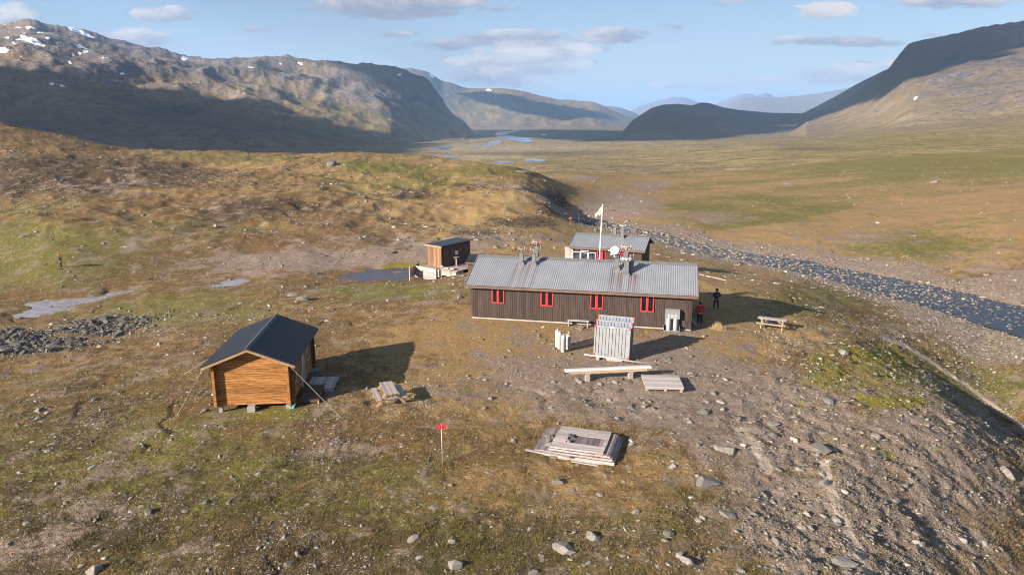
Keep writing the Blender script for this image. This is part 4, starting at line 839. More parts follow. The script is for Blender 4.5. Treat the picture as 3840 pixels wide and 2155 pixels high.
ROCKM = [big_rock(100 + i, .5 + .08 * (i % 5)) for i in range(9)]
ROCKF = [big_rock(140 + i, .28) for i in range(4)]
def put_rock(x, y, r, label, group=None, flat=False, mesh=None, rz=None, name=None, dz=.05, asp=None):
    me = mesh or (ROCKF if flat else ROCKM)[R.randint(4 if flat else 9)]
    o = bpy.data.objects.new(name or ('boulder' if r > .45 else 'stone'), me); C.objects.link(o)
    s = r / 1.05; a, b, c = asp or (1, .72 + .25 * R.rand(), .8 + .3 * R.rand())
    o.scale = (s * a, s * b, s * c); o.rotation_euler = ((R.rand() - .5) * .25, (R.rand() - .5) * .25, R.rand() * 6.28 if rz is None else rz)
    o.location = (x, y, float(gz(x, y)) + r * dz); return tag(o, label, 'boulder' if r > .45 else 'stone', group)
NAMED = [ # px, py, seen width, flat, label
 (2652, 1812, 92, 0, 'big round lichen-grey boulder standing alone in the turf right of the board pile'), (3070, 1685, 86, 0, 'big boulder with yellow-green moss skirt on the gravel shoulder'), (2722, 1690, 108, 1, 'split flat slab of layered rock in the gravel above the round boulder'),
 (3158, 2118, 124, 1, 'long grey slab lying beside the footpath at the bottom edge'), (2097, 1808, 52, 0, 'pointed grey stone pair below the board pile'), (1926, 1654, 40, 0, 'squarish grey stone left of the board pile with a sharp shadow'), (2117, 2057, 84, 0, 'dark rounded boulder in the bottom middle turf'),
 (2221, 2015, 66, 0, 'pale upright boulder up and right of the dark rounded boulder'), (1703, 2122, 64, 0, 'wedge-shaped boulder near the bottom edge below the red cross post'), (1554, 2018, 58, 1, 'pale flat stone tilted in the bright green turf'), (2363, 1527, 40, 0, 'single brownish stone on open gravel below the low platform'),
 (2077, 1714, 34, 0, 'round dark stone touching the front edge of the board pile'), (2249, 1856, 30, 0, 'narrow stone on edge below the board pile'), (2522, 1749, 40, 0, 'bluish stone half sunk right of the board pile'), (1629, 1903, 40, 1, 'tan flat stone below the red cross post'), (1696, 2030, 34, 0, 'blocky pale stone in the dark gully near the bottom'),
 (2510, 2000, 48, 0, 'grey stone in dry grass left of the footpath fork'), (2550, 2080, 38, 0, 'rounded stone near the bottom edge right of the dark rounded boulder'), (2000, 2145, 46, 1, 'flat stone cut by the bottom edge in the middle'), (1828, 1769, 28, 1, 'pale flat stone between the red cross post and the board pile'),
 (354, 2142, 62, 0, 'large boulder of a small cluster at the bottom left'), (1083, 2112, 46, 1, 'pale triangular slab near the bottom left of centre'), (344, 1756, 44, 1, 'long pale flat stone in the left foreground turf'), (147, 1542, 38, 0, 'rounded pale stone near the left edge level with the log cabin'), (77, 1771, 36, 1, 'flat grey stone beside the left edge'),
 (137, 1689, 28, 0, 'round dark stone in a row of three near the left edge'), (563, 1684, 24, 0, 'small upright white stone left below the log cabin'), (857, 1883, 28, 0, 'yellowish rounded stone in the dark green grass'), (807, 1888, 20, 0, 'small yellowish stone beside the rounded one in dark grass'), (1190, 2115, 36, 1, 'low flat stone at the bottom right of the triangular slab'),
 (304, 2122, 28, 0, 'sharp stone just left of the bottom left cluster'), (358, 1500, 32, 0, 'stone in a dark hollow left of the log cabin'), (560, 1920, 46, 0, 'rough pale stone clump in the lower left turf'), (334, 1714, 34, 1, 'flat pale slab above the long pale flat stone'), (2978, 1649, 38, 0, 'round stone on the bare gravel left of the mossy boulder'),
 (3093, 1622, 50, 1, 'bright streaked stone above the mossy boulder'), (3287, 1637, 52, 0, 'dark boulder casting a long shadow on the right shoulder'), (3103, 1505, 70, 1, 'long low rock on the upper right shoulder'), (2889, 1632, 60, 1, 'broad pale stone in the gravel right of the split slab'), (2901, 1587, 50, 1, 'wide flat stone above the broad pale stone'),
 (2637, 1545, 56, 0, 'lichen-covered rock just below the low platform'), (2680, 1477, 42, 0, 'rock at the right end of the low platform'), (2702, 1507, 38, 0, 'rounded rock between the platform rock and the gravel'), (3090, 1811, 42, 0, 'grey stone beside the footpath with mossy top'), (3080, 1774, 36, 0, 'stone just above the mossy-topped one by the footpath'),
 (3187, 1811, 34, 0, 'stone right of the footpath with dark shadow'), (2993, 1759, 42, 0, 'moss-ringed stone left of the footpath'), (2724, 1926, 70, 1, 'bluish flat slab in dry grass below the round boulder'), (3133, 1948, 48, 0, 'pale angular stone beside the lower footpath'), (3456, 2040, 36, 0, 'dark stone low on the right gravel slope'),
 (3775, 1779, 74, 0, 'large smooth boulder near the right edge'), (2908, 2027, 40, 0, 'dark rounded stone left of the lower footpath'), (2774, 2140, 38, 0, 'pale stone on the bottom edge left of the long slab'), (3357, 1878, 40, 0, 'pale stone with mossy foot on the right slope'), (3008, 1978, 34, 0, 'left one of two stones touching beside the footpath'),
 (3040, 1978, 34, 0, 'right one of two stones touching beside the footpath'), (2575, 2102, 60, 0, 'mossy rock group on the bottom edge right of centre'), (3148, 1833, 20, 1, 'small white stone on the footpath'), (3008, 2010, 20, 1, 'small white flat stone left of the footpath'),
 (1140, 1125, 56, 0, 'big pale boulder in the turf above the log cabin roof'), (1098, 1106, 52, 1, 'low flat boulder up and left of the big pale boulder'), (1725, 1118, 38, 0, 'rounded tan boulder left of the long brown hut'), (3158, 1322, 48, 0, 'pale boulder with a dark side on the far right slope'), (2968, 1056, 16, 0, 'white stone on the near bank of the stream'),
 (3372, 1076, 20, 0, 'single dark stone standing in the stream'), (2180, 1231, 46, 1, 'flat-topped stone in the grass before the long brown hut'), (1245, 617, 44, 0, 'pale rock outcrop high on the left knoll'), (3512, 683, 26, 0, 'dark lone boulder out on the right plain'), (3498, 684, 22, 0, 'pale boulder beside the dark lone boulder on the plain'),
 (2953, 690, 34, 1, 'grey flat boulder on the plain beyond the stream'), (2230, 682, 18, 0, 'white and dark stone on the plain above the gorge'), (1953, 645, 56, 1, 'smooth slab on the knoll crest above the gorge'), (2005, 632, 30, 0, 'jagged rock on the knoll crest above the gorge'), (950, 690, 28, 0, 'dark block standing on the left knoll'),
 (835, 1598, 30, 0, 'grey angular stone below the log cabin corner'), (770, 1541, 34, 0, 'pale upright stone beside the left corner of the log cabin'), (1375, 1457, 28, 0, 'grey stone in the cabin shadow edge'), (2075, 1375 + 60, 26, 0, 'dark stone on gravel left of the white board'), (2352, 1348, 22, 0, 'grey stone under the grey panel stack corner')]
for px, py, w, fl, lab in NAMED:
    h = hit(px, py); r = w / 2 * math.hypot(h[1], CAMH - h[2]) / FPX
    put_rock(h[0], h[1], r, lab, None, bool(fl), dz=.06 if not fl else .02)
def region(x, y, k):
    d = CAMH - zz[k]; f = y * CP + d * SP; px = IW / 2 + FPX * x / f
    if hp_[k] > .3: return ('dark boulders heaped in the left hollow', 'angular dark boulder lying in the heap below the muddy pool')
    if bd_[k] > .25: return ('stones in the stream bed', 'wet grey stone breaking the surface of the stream')
    if y > 62: return ('loose stones beyond the huts', 'grey stone lying in the turf beyond the log cabin and the long hut')
    if px > 2480: return ('loose stones on the right gravel shoulder', 'weathered stone among the gravel of the right shoulder')
    if px < 1250: return ('loose stones in the left foreground turf', 'pale stone bedded in the brown turf of the left foreground')
    return ('loose stones in the middle foreground turf', 'grey stone bedded in the ochre turf of the middle foreground')
for k in ind:
    g_, l_ = region(xx[k], yy[k], k); o = put_rock(xx[k], yy[k], size[k] * 1.05, l_, g_, R.rand() < .4)
    if hp_[k] > .3: o.material_slots[0].link = 'OBJECT'; o.material_slots[0].material = M['stone_dark']

# ------------------------------------------------------------------ turf: short grass blades on the near ground
gp_ = ((1 - .85 * sstep(grav + .5 * oct_(1.6, 45), .32, .6)) * (1 - sstep(path, .2, .6)) * inframe * (Y < 66) * (.35 + .65 * sstep(oct_(2.5, 46) + .6 * oct_(.9, 47), -.4, .4)) * np.gradient(1 / ys)[:, None] * -1000)
gp_ = np.clip(gp_, 0, None).ravel(); cdf = np.cumsum(gp_); cdf /= cdf[-1]; NG = 85000
pick = np.searchsorted(cdf, R.rand(NG)); gy_ = ys[pick // NC] * (1 + (R.rand(NG) - .5) * .003); gx_ = (us[pick % NC] + (R.rand(NG) - .5) * .0014) * gy_
gk = green.ravel()[pick]; go = ochre.ravel()[pick]; gd = dark.ravel()[pick]
tus = sstep(perlin(gx_ / 1.3, gy_ / 1.3, 48) + .5 * perlin(gx_ / .5, gy_ / .5, 49), -.2, .6)
ok = np.ones(NG, bool)
for a, b, r in KEEP: ok &= (gx_ - a) ** 2 + (gy_ - b) ** 2 > (r * .95) ** 2
gx_, gy_, gk, go, gd, tus = [a[ok] for a in (gx_, gy_, gk, go, gd, tus)]; n = len(gx_); gzz = gz(gx_, gy_)
NB = 5; V = np.zeros((n, NB, 3, 3), np.float32)
a = R.rand(n, NB) * 6.283; le = .03 + .10 * R.rand(n, NB); hh = (.02 + .050 * R.rand(n, NB)) * (.45 + 1.0 * tus)[:, None]; wd = .010 + .012 * R.rand(n, NB)
wx, wy = -np.sin(a), np.cos(a); ox, oy = (R.rand(n, NB) - .5) * .16, (R.rand(n, NB) - .5) * .16
for j, sg in ((0, -1), (1, 1)):
    V[:, :, j, 0] = gx_[:, None] + ox + wx * wd * sg; V[:, :, j, 1] = gy_[:, None] + oy + wy * wd * sg; V[:, :, j, 2] = gzz[:, None] - .02
V[:, :, 2, 0] = gx_[:, None] + ox + np.cos(a) * le; V[:, :, 2, 1] = gy_[:, None] + oy + np.sin(a) * le; V[:, :, 2, 2] = gzz[:, None] + hh
q = np.clip(gk * .9 + .35 * perlin(gx_ / 3, gy_ / 3, 52), 0, 1)[:, None]; r_ = R.rand(n, 1)
tint = (1 - q) * np.array([.225, .155, .068]) + q * np.array([.140, .122, .036]); tint = tint * (.50 + .65 * r_) * (1 + .25 * go - .30 * gd)[:, None]
me = mesh_np('grass', V.reshape(-1, 3), np.arange(n * NB * 3).reshape(-1, 3)); set_col(me, 'tint', np.repeat(tint, NB * 3, 0).astype(np.float32)); tag(link('grass', me, M['grass']), 'short dry grass on the near turf', None, None, 'stuff')
# ------------------------------------------------------------------ buildings
class Frame:
    def __init__(s, o, rz): s.o = np.array(o, float); s.rz = rz; s.a = np.array([math.cos(rz), math.sin(rz), 0]); s.n = np.array([-s.a[1], s.a[0], 0])
    def loc(s, P): d = np.asarray(P) - s.o; return np.array([d @ s.a, d @ s.n, d[2]])
    def wld(s, x, y, z=0): return s.o + s.a * x + s.n * y + np.array([0, 0, z])
    def on_y(s, px, py, y=0): return s.loc(on_plane(px, py, s.o + s.n * y, s.n))        # local point on the plane y = const
    def on_x(s, px, py, x=0): return s.loc(on_plane(px, py, s.o + s.a * x, s.a))
    def on_slope(s, px, py, p, q):                                                       # roof slope through (y,z) p and q
        dv = s.n * (q[0] - p[0]) + np.array([0, 0, q[1] - p[1]]); return s.loc(on_plane(px, py, s.wld(0, *p), np.cross(s.a, dv)))
    def gnd(s, x, y): w = s.wld(x, y); return float(gz(w[0], w[1])) - s.o[2]
def boarded_walls(L, D, zb, ze, zr, pitch, gap, rs):
    m = MB(); m.prism([(0, zb), (D, zb), (D, ze), (D / 2, zr), (0, ze)], 0, L); t = .024
    x = 0.0
    while x < L - .02:
        w = min(pitch - gap, L - x); d = t * (.75 + .5 * rs.rand())
        m.box(x, x + w, -d, 0, zb - .01, ze); m.box(x, x + w, D, D + d, zb - .01, ze); x += pitch
    y = 0.0
    while y < D - .02:
        w = min(pitch - gap, D - y); d = t * (.75 + .5 * rs.rand()); zt = ze + (zr - ze) * (1 - abs((y + w / 2) - D / 2) / (D / 2)) - .03
        m.box(L, L + d, y, y + w, zb - .01, zt); m.box(-d, 0, y, y + w, zb - .01, zt); y += pitch
    return m
def corrugated(name, parent, x0, x1, slopes, wave, amp, mat, rust=(), rows=14):
    nx = int((x1 - x0) / wave * 6) + 1; xs = np.linspace(x0, x1, nx); wv = np.clip(1.7 * np.cos(2 * np.pi * (xs - x0) / wave), -1, 1) * amp
    Vs, Fs, Rs = [], [], []; off = 0
    for (y0, z0), (y1, z1) in slopes:
        ln = math.hypot(y1 - y0, z1 - z0); ny, nz = -(z1 - z0) / ln, (y1 - y0) / ln
        if nz < 0: ny, nz = -ny, -nz
        t = np.linspace(0, 1, rows); g = np.zeros((rows, nx, 3)); g[..., 0] = xs
        g[..., 1] = (y0 + (y1 - y0) * t)[:, None] + ny * wv[None]; g[..., 2] = (z0 + (z1 - z0) * t)[:, None] + nz * wv[None]
        r = np.zeros((rows, nx))
        for xc, tt, w, st in rust:
            if y0 < y1: r = np.maximum(r, st * np.exp(-((xs - xc) / w) ** 2)[None] * (t < tt)[:, None] * (.45 + .55 * np.clip(t / tt, 0, 1))[:, None])
        idx = (np.arange(rows - 1)[:, None] * nx + np.arange(nx - 1)[None]) + off
        Vs.append(g.reshape(-1, 3)); Fs.append(np.stack([idx, idx + 1, idx + 1 + nx, idx + nx], -1).reshape(-1, 4)); Rs.append(r.ravel()); off += rows * nx
    me = mesh_np(name, np.concatenate(Vs), np.concatenate(Fs)); r = np.concatenate(Rs); set_col(me, 'rust', np.stack([r, r, r], -1)); return link(name, me, mat, parent)
def window(parent, xc, zc, w, h, y, fm, style=2):
    f = MB(); b = .062; y0, y1 = y - .05, y
    f.box(xc - w / 2, xc - w / 2 + b, y0, y1, zc - h / 2, zc + h / 2); f.box(xc + w / 2 - b, xc + w / 2, y0, y1, zc - h / 2, zc + h / 2)
    f.box(xc - w / 2 + b, xc + w / 2 - b, y0, y1, zc + h / 2 - b, zc + h / 2); f.box(xc - w / 2 + b, xc + w / 2 - b, y0, y1, zc - h / 2, zc - h / 2 + b)
    if style == 2: f.box(xc - .07, xc + .07, y0 - .008, y1, zc - h / 2 + b, zc + h / 2 - b)
    o = f.build('window', fm, parent)
    e = .07 if style == 2 else 0
    for x0, x1 in (((xc - w / 2 + b, xc - e), (xc + e, xc + w / 2 - b)) if style == 2 else ((xc - w / 2 + b, xc + w / 2 - b),)):
        s = MB(); c = .022
        s.box(x0, x0 + c, y - .035, y - .005, zc - h / 2 + b, zc + h / 2 - b); s.box(x1 - c, x1, y - .035, y - .005, zc - h / 2 + b, zc + h / 2 - b); s.box(x0 + c, x1 - c, y - .035, y - .005, zc - h / 2 + b, zc - h / 2 + b + c); s.box(x0 + c, x1 - c, y - .035, y - .005, zc + h / 2 - b - c, zc + h / 2 - b)
        s.build('sash', M['orange'] if fm is M['red'] else fm, o)
        MB().box(x0 + c, x1 - c, y - .028, y - .012, zc - h / 2 + b + c, zc + h / 2 - b - c).build('pane', M['glass'], o)
    return o
def h_cowl(parent, x, y, z, stem, arm, end, r, mat):
    c = MB(); c.tube((x, y, z), (x, y, z + stem), r); c.tube((x - arm, y, z + stem), (x + arm, y, z + stem), r)
    for s in (-1, 1): c.tube((x + s * arm, y, z + stem - end), (x + s * arm, y, z + stem + end), r * 1.05)
    return c.build('cowl', mat, parent, True)
def chimney(parent, x, y, zb, zt, w, d, cowl=None, base=True):
    m = MB(); m.box(x - w / 2, x + w / 2, y - d / 2, y + d / 2, zb, zt, .012)
    if base: m.box(x - w / 2 - .012, x + w / 2 + .012, y - d / 2 - .012, y + d / 2 + .012, zb + (zt - zb) * .28, zb + (zt - zb) * .30); m.box(x - w / 2 - .10, x + w / 2 + .10, y - d / 2 - .08, y + d / 2 + .10, zb - .02, zb + .22 + .0)
    m.box(x - w / 2 - .02, x + w / 2 + .02, y - d / 2 - .02, y + d / 2 + .02, zt, zt + .03)
    o = m.build('chimney', M['grey_paint'], parent)
    if cowl: h_cowl(o, x, y, zt, *cowl)
    return o
# ---- the long hut
RS2 = np.random.RandomState(3)
HF = Frame((-3.2, 55.2, 0.02), -.2095); HL, HD, HZB, HZE, HZR = 16.95, 7.52, .17, 2.62, 4.30
hut = thing('long_hut', 'long dark brown boarded hut with grey corrugated roof and four red windows', 'hut', HF.o, HF.rz)
boarded_walls(HL, HD, HZB, HZE, HZR - .1, .176, .040, RS2).build('wall', M['brown_wall'], hut)
E0, RG, E1 = (-.46, 2.84), (HD / 2, 4.40), (HD + .46, 2.84)
ch = [HF.on_slope(px, py, E0, RG) for px, py in ((1954.7, 991), (2001.5, 993), (2313, 1010), (2349, 1032))]
rust = []
for i, p in enumerate(ch):
    tt = (p[1] - E0[0]) / (RG[0] - E0[0]) + .05
    for dx_, w, st in ((-.30, .05, .9), (.24, .05, .85), (-.42, .08, .35), (.40, .08, .4)) if i < 3 else ((-.42, .06, .9), (-.32, .07, .9), (.26, .06, 1.0), (.42, .05, .8), (.62, .05, .9), (.72, .06, .9), (-.62, .06, .8), (-.95, .1, .5), (.9, .14, .35)):
        rust.append((p[0] + dx_, tt, w, st))
rust.append(((ch[2][0] + ch[3][0]) / 2 + .1, 1.01, .9, .0))
corrugated('roof', hut, -.40, HL + .36, [(E0, RG), (E1, RG)], .165, .010, M['roof'], rust, 30)
m = MB(); m.prism([(E0[0], E0[1] - .06), (RG[0], RG[1] - .06), (E1[0], E1[1] - .06), (E1[0], E1[1] - .10), (RG[0], RG[1] - .12), (E0[0], E0[1] - .10)], -.38, HL + .34); m.build('roof_boarding', M['brown_wall'], hut)
m = MB(); m.box(-.41, HL + .37, E0[0] - .035, E0[0], E0[1] - .22, E0[1] - .028); m.box(-.41, HL + .37, E1[0], E1[0] + .035, E1[1] - .22, E1[1] - .028); m.build('fascia', M['brown_trim'], hut)
m = MB(); m.box(-.40, HL + .36, E0[0] + .01, 0, E0[1] - .20, E0[1] - .17); m.build('soffit', M['brown_wall'], hut)
for x0, x1 in ((-.44, -.385), (HL + .345, HL + .40)):
    m = MB(); m.prism([(E0[0], E0[1] - .19), (RG[0], RG[1] - .19), (E1[0], E1[1] - .19), (E1[0], E1[1] + .03), (RG[0], RG[1] + .03), (E0[0], E0[1] + .03)], x0, x1); m.build('bargeboard', M['grey_paint'], hut)
m = MB(); m.prism([(RG[0] - .30, RG[1] - .085), (RG[0], RG[1] + .05), (RG[0] + .30, RG[1] - .085), (RG[0] + .30, RG[1] - .105), (RG[0], RG[1] + .02), (RG[0] - .30, RG[1] - .105)], -.40, HL + .36)
for v in range(len(m.v)): m.v[v] = (m.v[v][0], m.v[v][1], m.v[v][2] + .035)
m.build('ridge_cap', M['grey_paint'], hut)
m = MB(); m.box(.02, HL - .02, -.015, .06, .06, HZB - .012); m.build('sill_beam', M['silver_wood'], hut)
m = MB()
for x in np.linspace(.15, HL - .15, 8): m.box(x - .14, x + .14, .07, .35, -.35, .155)
m.build('foundation', M['concrete'], hut)
for px, py in ((1868, 1107), (2051.5, 1117.5), (2238, 1127), (2427.5, 1138.5)):
    p = HF.on_y(px, py); window(hut, p[0], p[2], 1.0, 1.27, -.03, M['red'])
for i, (p, top) in enumerate(zip(ch, (951, 953, 968, 979))):
    q = HF.on_y(1990 if i < 2 else 2330, top, p[1]); w = (.30, .30, .30, .34)[i]
    cw_ = [(.36, .27, .17, .05, M['pipe']), (.36, .27, .17, .05, M['pipe']), (.26, .30, .20, .05, M['pipe']), (.16, .26, .14, .085, M['pipe_light'])][i]
    chimney(hut, p[0] + (.0, .0, .0, -.02)[i], p[1] + .10, p[2] - .05, q[2], w, .30, cw_)
p = ch[3]; chimney(hut, p[0] + .30, p[1] + .62, p[2] + .1, HF.on_y(2362, 978, p[1] + .62)[2], .42, .4, None, False)
for px, ytop, w, cw_ in ((2013.5, 924, .32, (.38, .28, .20, .05, M['pipe'])), (2349, 940, .30, (.30, .36, .17, .085, M['pipe_rust'])), (2364, 966, .26, (.18, .26, .18, .05, M['pipe']))):
    yl = HD / 2 + .7; q = HF.on_y(px, ytop, yl); chimney(hut, q[0], yl, RG[1] - .7, q[2], w, .3, cw_, False)
q = HF.on_y(2305.5, 938, ch[2][1] - .05); d = MB()
d.lathe([(.0, -.10), (.12, -.085), (.24, -.035), (.335, .03), (.34, .045), (.24, -.015), (.12, -.065), (.001, -.08)], 24, (q[0], q[1] - .1, q[2]), (-.15, -1, .35)); dish = d.build('satellite_dish', M['white'], hut, True)
d = MB(); d.tube((q[0] + .02, q[1] + .02, q[2]), (q[0] + .06, q[1] + .12, q[2] - .55), .03); d.tube((q[0] + .06, q[1] + .12, q[2] - .5), (ch[2][0], ch[2][1] + .1, q[2] - .62), .025); d.build('mount', M['pipe'], dish)
d = MB(); d.tube((q[0] - .1, q[1] - .12, q[2] - .32), (q[0] - .36, q[1] - .55, q[2] + .02), .012); d.lathe([(.0, 0), (.045, 0), (.045, .10), (0, .10)], 10, (q[0] - .40, q[1] - .55, q[2] + .02)); d.lathe([(.0, 0), (.07, 0), (.05, .12), (0, .12)], 10, (q[0] + .02, q[1] - .2, q[2] - .5)); d.lathe([(.0, 0), (.07, 0), (.05, .12), (0, .12)], 10, (q[0] - .24, q[1] - .2, q[2] - .36)); d.build('receiver', M['white'], dish)
# porch on the far left corner
yl = 4.55; a_ = HF.on_y(1747, 982, yl); b_ = HF.on_y(1765, 951, yl + 1.5)
x0 = a_[0] + .12; m = MB(); m.prism([(yl + .25, .15), (yl + 1.3, .15), (yl + 1.3, a_[2] + .36), (yl + .25, a_[2] - .02)], x0, 0.0)
x = x0
while x < -.1: m.box(x, x + .155, yl + .226, yl + .25, .14, a_[2] - .04); x += .176
por = m.build('porch', M['outhouse_shaded_dark'], hut)
o = corrugated('porch_roof', por, x0 - .18, -.02, [((yl, a_[2]), (yl + 1.3, a_[2] + .46))], .148, .019, M['black_roof'], (), 3)
MB().box(x0 - .2, -.03, yl - .03, yl, a_[2] - .16, a_[2] - .02).build('porch_fascia', M['brown_trim'], por)
# ---- gas cabinet on the long wall, its two cylinders
p0, p1 = HF.on_y(2491, 1229), HF.on_y(2547, 1236); gx0, gx1 = p0[0], p1[0]; zt = HF.on_y(2520, 1156)[2]; gw = gx1 - gx0
g0 = HF.wld(gx0, -.42); gb = float(gz(g0[0], g0[1])) + .02
cab = thing('gas_cabinet', 'grey sheet-metal gas cabinet with two cylinders on the wall of the long hut', 'cabinet', (g0[0], g0[1], gb), HF.rz); hz = zt + HF.o[2] - gb
hh = hz * .42
m = MB(); m.prism([(.0, hz - hh), (.0, hz - .12 * hh), (.16, hz), (.36, hz), (.36, hz - hh)], .02, gw - .02); m.build('cover', M['galv'], cab)
m = MB(); m.box(-.06, gw + .02, -.05, .38, 0, .05); m.box(-.06, -.03, -.05, .38, .05, .42); m.box(gw - .01, gw + .02, -.05, .38, .05, .42); m.box(.04, gw - .04, .34, .37, .05, hz - hh); m.build('base_tray', M['galv'], cab)
MB().box(gw * .42, gw * .58, -.012, .0, hz - .88 * hh, hz - .52 * hh).build('latch_plate', M['pipe_light'], cab)
m = MB(); m.box(.05, gw - .05, -.008, .0, hz - .15 * hh - .03, hz - .15 * hh + .01); m.build('hinge_strip', M['rust'], cab)
def cylinder(loc, h, r, label, group, mat, collar=None, rz=0.0, valve=True):
    c = thing('gas_cylinder', label, 'gas cylinder', loc, rz, group)
    m = MB(); m.lathe([(r * .8, .0), (r * .92, .02), (r * .92, .06), (r * .86, .07), (r, .11), (r, h * .80), (r * 1.015, h * .805), (r * 1.015, h * .82), (r, h * .825), (r * .93, h * .90), (r * .70, h * .955), (r * .32, h * .98)], 20); m.build('bottle', mat, c, True)
    m = MB(); m.tube((0, 0, h * .97), (0, 0, h * 1.06), .028); m.tube((-.05, 0, h * 1.045), (.07, 0, h * 1.045), .018); m.build('valve', M['pipe_light'], c)
    if collar: MB().lathe([(r * .75, h * .92), (r * 1.02, h * .92), (r * 1.02, h * .97), (r * .75, h * .97)], 20).build('collar', collar, c)
    return c
for i, f in enumerate((.27, .73)):
    w = HF.wld(gx0 + gw * f, -.42 + .14); cylinder((w[0], w[1], gb + .05), hz * .82, .165, ('left pale gas cylinder standing in the wall cabinet', 'right pale gas cylinder standing in the wall cabinet')[i], 'gas cylinders', M['cyl'])
# ---- bench against the long wall
p0, p1 = HF.on_y(2128, 1195, -.5), HF.on_y(2209, 1200, -.5); w = HF.wld(p0[0], -.62); bz = float(gz(w[0], w[1])); bl = p1[0] - p0[0]
be = thing('bench', 'low silvery plank bench against the long hut wall under the second and third windows', 'bench', (w[0], w[1], bz), HF.rz)
m = MB(); m.box(0, bl, 0, .17, .42, .47, .006); m.box(0, bl, .18, .36, .42, .47, .006); m.build('seat', M['silver_wood'], be)
for x in (.06, bl - .14): MB().box(x, x + .08, .02, .34, -.05, .418).build('leg', M['old_wood'], be)

# ---- second hut
H2 = Frame((6.95, 73.6, -.9), rad(-20.0)); e0 = H2.on_y(2134.3, 917, 0); e1 = H2.on_y(2417.3, 949, 0)
r0 = H2.on_x(2168.4, 868.7, e0[0]); L2 = e1[0] - e0[0]
H2 = Frame(H2.wld(e0[0], 0), H2.rz); zE, sR, zR = (e0[2] + e1[2]) / 2, 2.75, (e0[2] + e1[2]) / 2 + 1.02
hut2 = thing('small_hut', 'small dark brown hut with grey corrugated roof and solar panels behind the long hut', 'hut', H2.o, H2.rz)
D2 = 2 * (sR - .4); ov = .35
W2 = Frame(H2.wld(ov, .40), H2.rz); Lw = L2 - 2 * ov
w2 = MB(); q = boarded_walls(Lw, D2, -.4, zE - .12, zR - .15, .19, .045, RS2)
w2.v = [(x + ov, y + .40, z) for x, y, z in q.v]; w2.f = q.f; w2.build('wall', M['brown_wall'], hut2)
corrugated('roof', hut2, 0, L2, [((0, zE), (sR, zR)), ((2 * sR, zE), (sR, zR))], .148, .019, M['roof'], (), 6)
m = MB(); m.prism([(0.02, zE - .05), (sR, zR - .05), (2 * sR - .02, zE - .05), (2 * sR - .02, zE - .10), (sR, zR - .12), (.02, zE - .10)], .03, L2 - .03); m.build('roof_boarding', M['brown_wall'], hut2)
m = MB(); m.box(0, L2, -.03, .0, zE - .20, zE - .02); m.build('fascia', M['brown_trim'], hut2)
for x0, x1 in ((-.04, -.005), (L2 + .005, L2 + .04)):
    m = MB(); m.prism([(0, zE - .18), (sR, zR - .18), (2 * sR, zE - .18), (2 * sR, zE + .03), (sR, zR + .03), (0, zE + .03)], x0, x1); m.build('bargeboard', M['grey_paint'], hut2)
m = MB(); m.prism([(sR - .22, zR - .04), (sR, zR + .06), (sR + .22, zR - .04)], 0, L2); m.build('ridge_cap', M['grey_paint'], hut2)
yw = .40 - .03
def w2p(px, py): return H2.on_y(px, py, yw)
for (ax, ay), (bx, by), mt in (((2148, 942), (2176, 976), 'solar'), ((2178, 944), (2204.5, 978), 'solar'), ((2206, 946), (2233, 980), 'solar'), ((2178, 929), (2207.5, 942), 'solar_blue')):
    a = w2p(ax, ay); b = w2p(bx, by); x0, x1, z1 = a[0], b[0], a[2]; z0 = z1 - (1.15 if mt == 'solar' else (a[2] - b[2]))
    f = MB(); c = .05
    f.box(x0, x0 + c, yw - .07, yw - .02, z0, z1); f.box(x1 - c, x1, yw - .07, yw - .02, z0, z1); f.box(x0 + c, x1 - c, yw - .07, yw - .02, z1 - c, z1); f.box(x0 + c, x1 - c, yw - .07, yw - .02, z0, z0 + c)
    o = f.build('solar_panel', M['white'], hut2, label='upper blue solar panel' if mt == 'solar_blue' else None); g = MB(); g.box(-(x1 - x0) / 2 + c, (x1 - x0) / 2 - c, -.012, .012, -(z1 - z0) / 2 + c, (z1 - z0) / 2 - c)
    k = g.build('cells', M[mt], o); k.location = ((x0 + x1) / 2, yw - .045, (z0 + z1) / 2)
a, b = w2p(2154.5, 929), w2p(2175.5, 937); m = MB(); m.box(a[0], b[0], yw - .05, yw, (a[2] + b[2]) / 2 + .01, a[2]); m.box(a[0] + .12, b[0] - .18, yw - .05, yw, b[2], (a[2] + b[2]) / 2); m.build('name_board', M['white_wood'], hut2)
a, b = w2p(2239.5, 936), w2p(2271, 974); z0, z1 = a[2] - 1.9, a[2]
m = MB(); m.box(a[0], a[0] + .10, yw - .05, yw, z0, z1); m.box(b[0] - .09, b[0], yw - .05, yw, z0, z1); m.box(a[0] + .10, b[0] - .09, yw - .05, yw, z1 - .12, z1); m.box(a[0] + .36, a[0] + .62, yw - .06, yw, z0, z1 - .12); dr = m.build('door', M['red'], hut2)
MB().box(a[0] + .62, b[0] - .09, yw - .03, yw - .01, z0, z1 - .12).build('pane', M['glass'], dr); MB().box(a[0] + .10, a[0] + .36, yw - .03, yw - .01, z0, z1 - .12).build('pane', M['glass'], dr)
a, b = w2p(2318, 943), w2p(2344, 974); z1 = a[2]; m = MB(); m.box(a[0], b[0], yw - .05, yw, z1 - 1.9, z1); dr = m.build('door', M['red'], hut2); MB().box(a[0] + .1, a[0] + .32, yw - .056, yw - .051, z1 - 1.2, z1 - .25).build('pane', M['glass'], dr)
a = w2p(2330, 955); m = MB(); m.box(a[0] - .1, a[0] + .1, yw - .12, yw - .06, a[2] - .7, a[2] + .1); m.build('coat', M['teal'], hut2)
a, b = H2.on_y(2120.5, 924.5, yw + .1), H2.on_y(2149, 930, yw); m = MB(); z1 = a[2]
